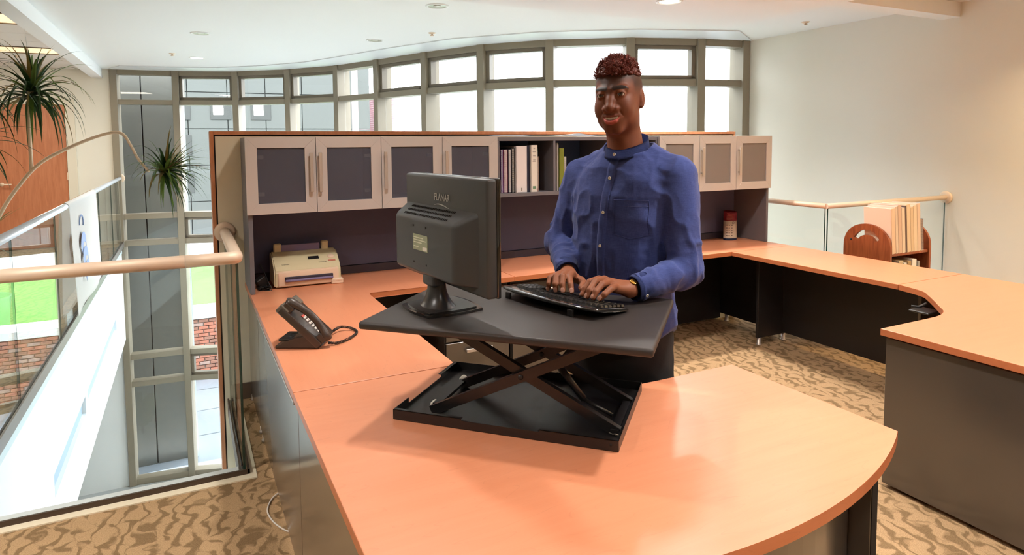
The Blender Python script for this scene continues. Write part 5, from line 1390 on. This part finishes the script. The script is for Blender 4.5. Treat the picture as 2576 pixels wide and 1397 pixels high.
chs = (1-sm01(ell(m_, (0, -.082, -.104), (.022, .022, .012)), -.004, .006)); paint(chs*.25, lin(50, 30, 26))
col[hm] = ch
NAILS = []
for Hd in (HAND_R, HAND_L):
    near = np.sqrt(((co-Hd['wrist'])**2).sum(-1)) < .32; pc = co[near]; cc = col[near]
    cc = cc*.4+lin(138, 84, 56)*.6
    for f in list(Hd['f'])+[Hd['thumb']]:
        t = f[3]; dirn = f[3]-f[2]; dirn = dirn/np.linalg.norm(dirn); back = (f[2]-f[1]); 
        nd = np.array([dirn[1]*0, 0, 0.]); dors = np.cross(np.cross(dirn, np.mean([g[0] for g in Hd['f']], 0)-t), dirn); dors = -dors/np.linalg.norm(dors)
        # nail sits on the side away from the palm, just above the tip
        outw = (f[1]-Hd['wrist']); outw = outw-dirn*(outw@dirn); outw = outw/np.linalg.norm(outw)
        c0_ = t-dirn*.001+outw*.0085
        lat = np.cross(dirn, outw); r = pc-c0_; e = np.sqrt((r@lat/.0068)**2+(r@dirn/.0095)**2+(r@outw/.006)**2)
        mk = 1-sm01(e, .85, 1.05); cc = cc*(1-mk[:, None])+lin(196, 138, 112)*mk[:, None]; NAILS.append((t, dirn, outw, lat))
    col[near] = cc
ca = me2.color_attributes.new('skin_tone', 'FLOAT_COLOR', 'POINT'); ca.data.foreach_set('color', np.concatenate([col, np.ones((len(col), 1))], 1).astype(np.float32).ravel())
for p in me2.polygons: p.use_smooth = True
M_SKIN = bpy.data.materials.new('skin'); M_SKIN.use_nodes = True; n = M_SKIN.node_tree.nodes; l = M_SKIN.node_tree.links; b = n['Principled BSDF']
at = n.new('ShaderNodeAttribute'); at.attribute_name = 'skin_tone'; l.new(at.outputs['Color'], b.inputs['Base Color']); b.inputs['Roughness'].default_value = .56; b.inputs['Specular IOR Level'].default_value = .32
tz = n.new('ShaderNodeTexNoise'); tz.inputs['Scale'].default_value = 500; tcn = n.new('ShaderNodeTexCoord'); l.new(tcn.outputs['Object'], tz.inputs[0]); bp = n.new('ShaderNodeBump'); bp.inputs['Strength'].default_value = .12; bp.inputs['Distance'].default_value = .001; l.new(tz.outputs[0], bp.inputs['Height']); l.new(bp.outputs[0], b.inputs['Normal'])
me2.materials.append(M_SKIN)
PERSON = bpy.data.objects.new('person', me2); COL.objects.link(PERSON)
PM = Matrix(((PX[0], PY[0], 0, PO[0]), (PX[1], PY[1], 0, PO[1]), (0, 0, 1, 0), (0, 0, 0, 1)))
PERSON.matrix_world = PM; PERSON.location = PM.translation
tag(PERSON, 'smiling man in blue collarless linen shirt standing and typing on the keyboard', 'person')
def pchild(name, V, F, mt, parent=PERSON, smooth=True, label=None):
    me = raw_mesh(name, np.asarray(V), np.asarray(F)) if not isinstance(V, bpy.types.Mesh) else V
    if mt: me.materials.append(mt)
    for p in me.polygons: p.use_smooth = smooth
    o = bpy.data.objects.new(name, me); COL.objects.link(o); o.parent = parent
    if label: o['label'] = label
    return o
for t_, dn_, ow_, lt_ in NAILS:
    m = MB(); c_ = Vector(t_)-Vector(dn_)*.0005+Vector(ow_)*.0078
    def nf(u, v): 
        a, b_ = (u-.5)*2, (v-.5)*2; k_ = (1-.18*abs(b_)**4) ; return c_+Vector(lt_)*(.0064*a*k_)+Vector(dn_)*(.0082*b_*(1-.12*a*a))+Vector(ow_)*(.0026*math.sqrt(max(0, 1-.75*a*a))-.0012*b_*b_)
    m.grid(nf, 8, 8); bmesh.ops.solidify(m.bm, geom=m.bm.faces[:], thickness=.0006); build('fingernail', m, mat('nail_pink', srgb(206, 158, 138), .35), PERSON, smooth=True)
# ---- eyes and teeth
for sx in (-1, 1):
    m = MB(); m.lathe([(0, -.0119)]+[(.0119*math.sin(a), -.0119*math.cos(a)) for a in [PI*k/14 for k in range(1, 14)]]+[(0, .0119)], (0, 0, 0), 20, axis='y')
    gaze = Matrix.Rotation(.09, 4, 'Z')
    for f in m.bm.faces:
        c = f.calc_center_median(); rr = math.hypot(c.x, c.z)
        f.material_index = 0 if c.y > -.006 else (2 if rr < .0028 else (1 if rr < .0064 else 0))
    M3 = Matrix(RH_.tolist()).to_4x4()
    m.bm.transform(Matrix.Translation(from_head((sx*.0315, -.0745, .0005))) @ M3 @ gaze @ Matrix.Scale(HS, 4))
    o = build('eyeball', m, [mat('eye_white', srgb(226, 220, 216), .2, coat=.5), mat('eye_iris', srgb(48, 30, 22), .15, coat=.6), mat('eye_pupil', srgb(10, 8, 8), .1)], PERSON, smooth=True)
m = MB()
for k in range(-4, 5):
    xx = k*.0051; yy = -.0890+6.5*xx*xx; zz = -.0728+9.0*xx*xx; hw = .00262 if abs(k) < 2 else .0025
    hh = .0044 if abs(k) < 2 else .0040
    m.obox((xx+(.0025 if False else 0), yy, zz-.0012), Vector((1, 13*xx, 0)).normalized(), Vector((-13*xx, 1, 0)).normalized(), (0, 0, 1), hw, .002, hh, bev=.0008)
m.bm.transform(Matrix.Translation(Vector(HC)) @ Matrix(RH_.tolist()).to_4x4() @ Matrix.Scale(HS, 4)); build('teeth', m, mat('tooth_ivory', srgb(236, 226, 214), .3), PERSON)
# ---- curly hair on the crown
def hair_sdf(p):
    q = to_head(p); d = ell(q, (0, .010, .046), (.0715, .087, .085)); d = d-.009*vno(q*48+7)-.005*vno(q*110)-.003*vno(q*210+4)
    cut = .0625+.006*vno(q*60+2)+.0*q[:, 1]+.10*np.clip(q[:, 1]-.03, 0, 1)-.012*np.clip((np.abs(q[:, 0])-.05)/.02, 0, 1)*0
    return np.maximum(d, cut-q[:, 2])*HS
V, F = surface_nets(hair_sdf, (-.15, -.24, 1.80), (.12, .06, 1.94), .0032)
HAIR = pchild('hair', V, F, mat('hair_auburn', srgb(88, 34, 24), .55, var=.35, vscale=120, bump=.8, bscale=300), label='short curly auburn hair on top of the head')
rnd = random.Random(3); m = MB(); cnt = 0
while cnt < 2600:
    a = rnd.uniform(0, 2*PI); zz = rnd.uniform(0, 1); u = Vector((math.cos(a)*math.sqrt(1-zz*zz), math.sin(a)*math.sqrt(1-zz*zz), zz))
    c = Vector((u.x*.0715, .010+u.y*.087, .046+u.z*.086)); c += u*(.010*mnoise.noise(c*48)+rnd.uniform(-.004, .002)); 
    if c.z < .064+.10*max(0, c.y-.03): continue
    nrm = Vector((u.x/.076, u.y/.095, u.z/.082)).normalized(); cnt += 1
    ax = (nrm+Vector((rnd.gauss(0, .45), rnd.gauss(0, .45), rnd.gauss(.1, .35)))).normalized(); e1 = ax.orthogonal().normalized(); e2 = ax.cross(e1)
    R_ = rnd.uniform(.0018, .0036); L_ = rnd.uniform(.005, .017); T_ = rnd.uniform(1.0, 2.2); ph = rnd.uniform(0, 6.3); pts = []
    for i in range(11):
        t = i/10; pts.append(c-nrm*.003+ax*(L_*t)+(e1*math.cos(ph+T_*2*PI*t)+e2*math.sin(ph+T_*2*PI*t))*R_*(1-.3*t))
    m.tube(pts, [.0012-.0006*i/10 for i in range(11)], 3)
m.bm.transform(Matrix.Translation(Vector(HC)) @ Matrix(RH_.tolist()).to_4x4() @ Matrix.Scale(HS, 4))
o = build('curl_strands', m, mat('hair_curl', srgb(112, 42, 28), .6, var=.4, vscale=60), HAIR); o['kind'] = 'stuff'

# ---- shirt
M_SHIRT = bpy.data.materials.new('blue_linen'); M_SHIRT.use_nodes = True
n = M_SHIRT.node_tree.nodes; l = M_SHIRT.node_tree.links; b = n['Principled BSDF']
tc = n.new('ShaderNodeTexCoord'); cols_ = []
for sc_ in ((900, 900, 40), (60, 60, 900)):
    mp = n.new('ShaderNodeMapping'); mp.inputs['Scale'].default_value = sc_; l.new(tc.outputs['Object'], mp.inputs[0])
    t = n.new('ShaderNodeTexNoise'); t.inputs['Scale'].default_value = 1.; t.inputs['Detail'].default_value = 2; l.new(mp.outputs[0], t.inputs[0]); cols_.append(t)
ad = n.new('ShaderNodeMath'); ad.operation = 'ADD'; l.new(cols_[0].outputs[0], ad.inputs[0]); l.new(cols_[1].outputs[0], ad.inputs[1])
rp = n.new('ShaderNodeValToRGB'); rp.color_ramp.elements[0].position = .3; rp.color_ramp.elements[1].position = .75
hf = n.new('ShaderNodeMath'); hf.operation = 'MULTIPLY'; hf.inputs[1].default_value = .5; l.new(ad.outputs[0], hf.inputs[0]); l.new(hf.outputs[0], rp.inputs[0])
rp.color_ramp.elements[0].color = srgb(42, 55, 108); rp.color_ramp.elements[1].color = srgb(70, 84, 140); l.new(rp.outputs[0], b.inputs['Base Color'])
bp = n.new('ShaderNodeBump'); bp.inputs['Strength'].default_value = .25; bp.inputs['Distance'].default_value = .001; l.new(hf.outputs[0], bp.inputs['Height']); l.new(bp.outputs[0], b.inputs['Normal'])
b.inputs['Roughness'].default_value = .85; b.inputs['Sheen Weight'].default_value = .12; b.inputs['Specular IOR Level'].default_value = .2
V, F = surface_nets(shirt_sdf, (-.40, -.42, .78), (.36, .17, 1.63), .0050)
SHIRT = pchild('shirt', V, F, M_SHIRT, label='blue collarless linen shirt')
def proj(x, z, y0=-.30, f=shirt_sdf):
    """front surface of the shirt at (x, z)"""
    ys = np.linspace(y0, .0, 301); d = f(np.stack([np.full(301, x), ys, np.full(301, z)], -1)); i = int(np.argmax(d < 0)); return float(ys[i])
def tproj(x, z):
    z = np.atleast_1d(z); a = np.interp(z, TZ, TA); b_ = np.interp(z, TZ, TB); cx = np.interp(z, TZ, TCX); cy = np.interp(z, TZ, TCY)
    u = np.clip(np.abs((x-cx)/a), 0, .98); return float((cy-b_*(1-u**2.35)**(1/2.35))[0])
def fproj(x, z):
    ys = np.linspace(-.30, .0, 241); d, _ = shirt_base(np.stack([np.full(241, x), ys, np.full(241, z)], -1)); f, r1, r2 = wr(np.stack([np.full(241, x), ys, np.full(241, z)], -1)); d = d-.0022*f*.6-.006*(r1-.3)-.0016*r2
    i = int(np.argmax(d < 0)); k = d[i-1]/(d[i-1]-d[i]); return float(ys[i-1]+(ys[i]-ys[i-1])*k)
plx = lambda z: np.interp(z, [.85, 1.1, 1.25, 1.4, 1.56], [-.050, -.046, -.040, -.026, -.002])
m = MB(); NZ = 60
zs = [1.548-(1.548-.86)*i/NZ for i in range(NZ+1)]; rows = []
for z in zs:
    c = plx(z); rows.append([(c+dx, fproj(c+dx, z)-off, z) for dx, off in ((-.0175, -.001), (-.0165, .0022), (-.008, .0026), (.004, .0026), (.0165, .0022), (.0175, -.001))])
rv = [[m.bm.verts.new(p) for p in r] for r in rows]
for a, c in zip(rv, rv[1:]):
    for k in range(5): m.bm.faces.new((a[k], a[k+1], c[k+1], c[k])).smooth = True
build('placket', m, M_SHIRT, SHIRT)
# band collar
m = MB(); CC = np.array([.002, -.052])
def collar(u, v):
    a = 2*PI*u; fr = -math.sin(a)          # +1 at the front
    z0 = 1.560-.026*fr; h = .042-.004*fr; r = .0840-.006*v
    return Vector((CC[0]+r*math.cos(a), CC[1]+.010+r*1.04*math.sin(a)-.010*(1-v)*max(0, fr), z0+h*v))
m.grid(collar, 48, 5, closed_u=True); bmesh.ops.solidify(m.bm, geom=m.bm.faces[:], thickness=.003); build('band_collar', m, M_SHIRT, SHIRT, smooth=True)
# chest pocket on the viewer's right: thin patch, raised seam
m = MB(); nu, nvv = 16, 14; G_ = []
zbot = lambda u: 1.262-.016*(1-abs(2*u-1))
for j in range(nvv+1):
    row = []
    for i in range(nu+1):
        u, v = i/nu, j/nvv; x = .012+.118*u; z = 1.388*(1-v)+zbot(u)*v
        edge = -.0015 if (i in (0, nu) or j == nvv) else (.0030 if j == 0 else .0021)
        row.append(m.bm.verts.new((x, fproj(x, z)-edge, z)))
    G_.append(row)
for j in range(nvv):
    for i in range(nu): m.bm.faces.new((G_[j][i], G_[j+1][i], G_[j+1][i+1], G_[j][i+1])).smooth = True
PK = build('chest_pocket', m, M_SHIRT, SHIRT)
m = MB(); m.tube([(.012+.118*i/12, fproj(.012+.118*i/12, 1.3885)-.0026, 1.3885) for i in range(13)], .0012, 5); m.tube([(.012+.118*i/12, fproj(.012+.118*i/12, 1.366)-.0022, 1.366) for i in range(13)], .0006, 5)
m.tube([(.012+.118*i/12, fproj(.012+.118*i/12, zbot(i/12))-.0014, zbot(i/12)) for i in range(13)], .0012, 5); m.tube([(.012, fproj(.012, 1.388-.126*i/10)-.0012, 1.388-.126*i/10) for i in range(11)], .0009, 5); m.tube([(.13, fproj(.13, 1.388-.126*i/10)-.0012, 1.388-.126*i/10) for i in range(11)], .0009, 5)
build('pocket_seam', m, mat('stitch_navy', srgb(44, 56, 108), .85), PK)
M_BTN = mat('button_pearl', srgb(216, 208, 190), .3)
def button(p, nrm):
    m = MB(); m.lathe([(0, .0010), (.0035, .0008), (.0042, .0018), (.0056, .0016), (.0060, .0004), (.0058, -.001), (0, -.001)], (0, 0, 0), 18)
    for (x, y) in ((.0013, .0013), (-.0013, .0013), (.0013, -.0013), (-.0013, -.0013)): m.lathe([(0, .0013), (.0006, .0013), (.0006, .0005)], (x, y, 0), 6, mi=1)
    q = Vector(nrm).to_track_quat('Z', 'Y').to_matrix().to_4x4(); m.bm.transform(Matrix.Translation(p) @ q); return build('button', m, [M_BTN, M_DARK], SHIRT)
button((CC[0]-.004, CC[1]+.010-.084*1.04-.0065, 1.553), (0, -1, .1))
for z in (1.466, 1.340, 1.215, 1.090): button((plx(z), fproj(plx(z), z)-.0045, z), (0, -1, 0))
# cuffs
for Hd, E, sgn in ((HAND_R, EL_R, -1), (HAND_L, EL_L, 1)):
    W_ = Vector(Hd['wrist']); Ev = Vector(E); t = (W_-Ev).normalized(); L_ = (W_-Ev).length; e1 = t.orthogonal().normalized(); e2 = t.cross(e1); m = MB()
    def cf(u, v):
        a = 2*PI*u; s = L_*(.735+.225*v); r = .0465-.003*v+.0012*math.sin(3*a+v*4); return Ev+t*s+(e1*math.cos(a)+e2*math.sin(a))*r
    m.grid(cf, 32, 8, closed_u=True); bmesh.ops.solidify(m.bm, geom=m.bm.faces[:], thickness=.003); build('cuff', m, M_SHIRT, SHIRT, smooth=True)
W_ = Vector(HAND_L['wrist']); Ev = Vector(EL_L); t = (W_-Ev).normalized(); camdir = Vector(tol((0, 0, 1.6)))-W_; camdir = (camdir-t*camdir.dot(t)).normalized(); dn = (Vector((0, 0, -1))+t*t.z).normalized()
q_ = (camdir*.75+dn*.66).normalized(); button(Ev+t*((W_-Ev).length*.86)+q_*.0478, q_)
# wristwatch edge showing below the left cuff
m = MB(); e1 = t.orthogonal().normalized(); e2 = t.cross(e1)
def wa(u, v): a = 2*PI*u; return W_-t*.012+t*(.012*(v-.5))+(e1*math.cos(a)+e2*math.sin(a))*.0325
m.grid(wa, 30, 2, closed_u=True); bmesh.ops.solidify(m.bm, geom=m.bm.faces[:], thickness=-.002); WB = build('wristwatch', m, mat('watch_strap', srgb(40, 32, 28), .5), PERSON, label='dark strap watch with gold case', smooth=True)
up_ = (Vector((0, 0, 1))-t*t.z).normalized(); qd = (up_*.8+camdir*.6).normalized(); m = MB(); m.lathe([(0, .003), (.011, .003), (.0135, .0022), (.0135, 0), (0, 0)], (0, 0, 0), 24); m.bm.transform(Matrix.Translation(W_-t*.007+qd*.0325) @ qd.to_track_quat('Z', 'Y').to_matrix().to_4x4()); build('watch_case', m, mat('watch_gold', srgb(206, 160, 76), .25, metal=.9), WB)
# ---- trousers and shoes
def trousers(p):
    z = p[:, 2]; d = np.maximum(torso(p, -.016), z-1.02)
    L1 = smin(cap(p, (-.108, .0, .90), (-.112, .015, .50), .108, .082), cap(p, (-.112, .015, .50), (-.112, .04, .06), .082, .068), .03); L2 = smin(cap(p, (.05, .0, .90), (.054, .015, .50), .108, .082), cap(p, (.054, .015, .50), (.054, .04, .06), .082, .068), .03)
    d = smin(d, L1, .04); d = smin(d, L2, .02); d = smax(d, .055-z, .004)
    return d-.004*vno(p*np.array([9, 9, 6]))-.002*vno(p*26)
V, F = surface_nets(trousers, (-.30, -.20, .03), (.24, .19, 1.03), .009); pchild('trousers', V, F, mat('trouser_black', srgb(19, 18, 19), .9, bump=.3, bscale=500), label='black trousers')
for sx, cx in ((-1, -.112), (1, .056)):
    def shoe(p, cx=cx, sx=sx):
        d = cap(p, (cx, .055, .050), (cx+sx*.012, -.14, .036), .046, .040); d = smin(d, cap(p, (cx, .045, .05), (cx, .04, .12), .044, .046), .03); return smax(d, .004-p[:, 2], .006)
    V, F = surface_nets(shoe, (cx-.09, -.22, -.004), (cx+.09, .13, .19), .007); pchild('shoe', V, F, mat('shoe_black', srgb(24, 22, 22), .35))
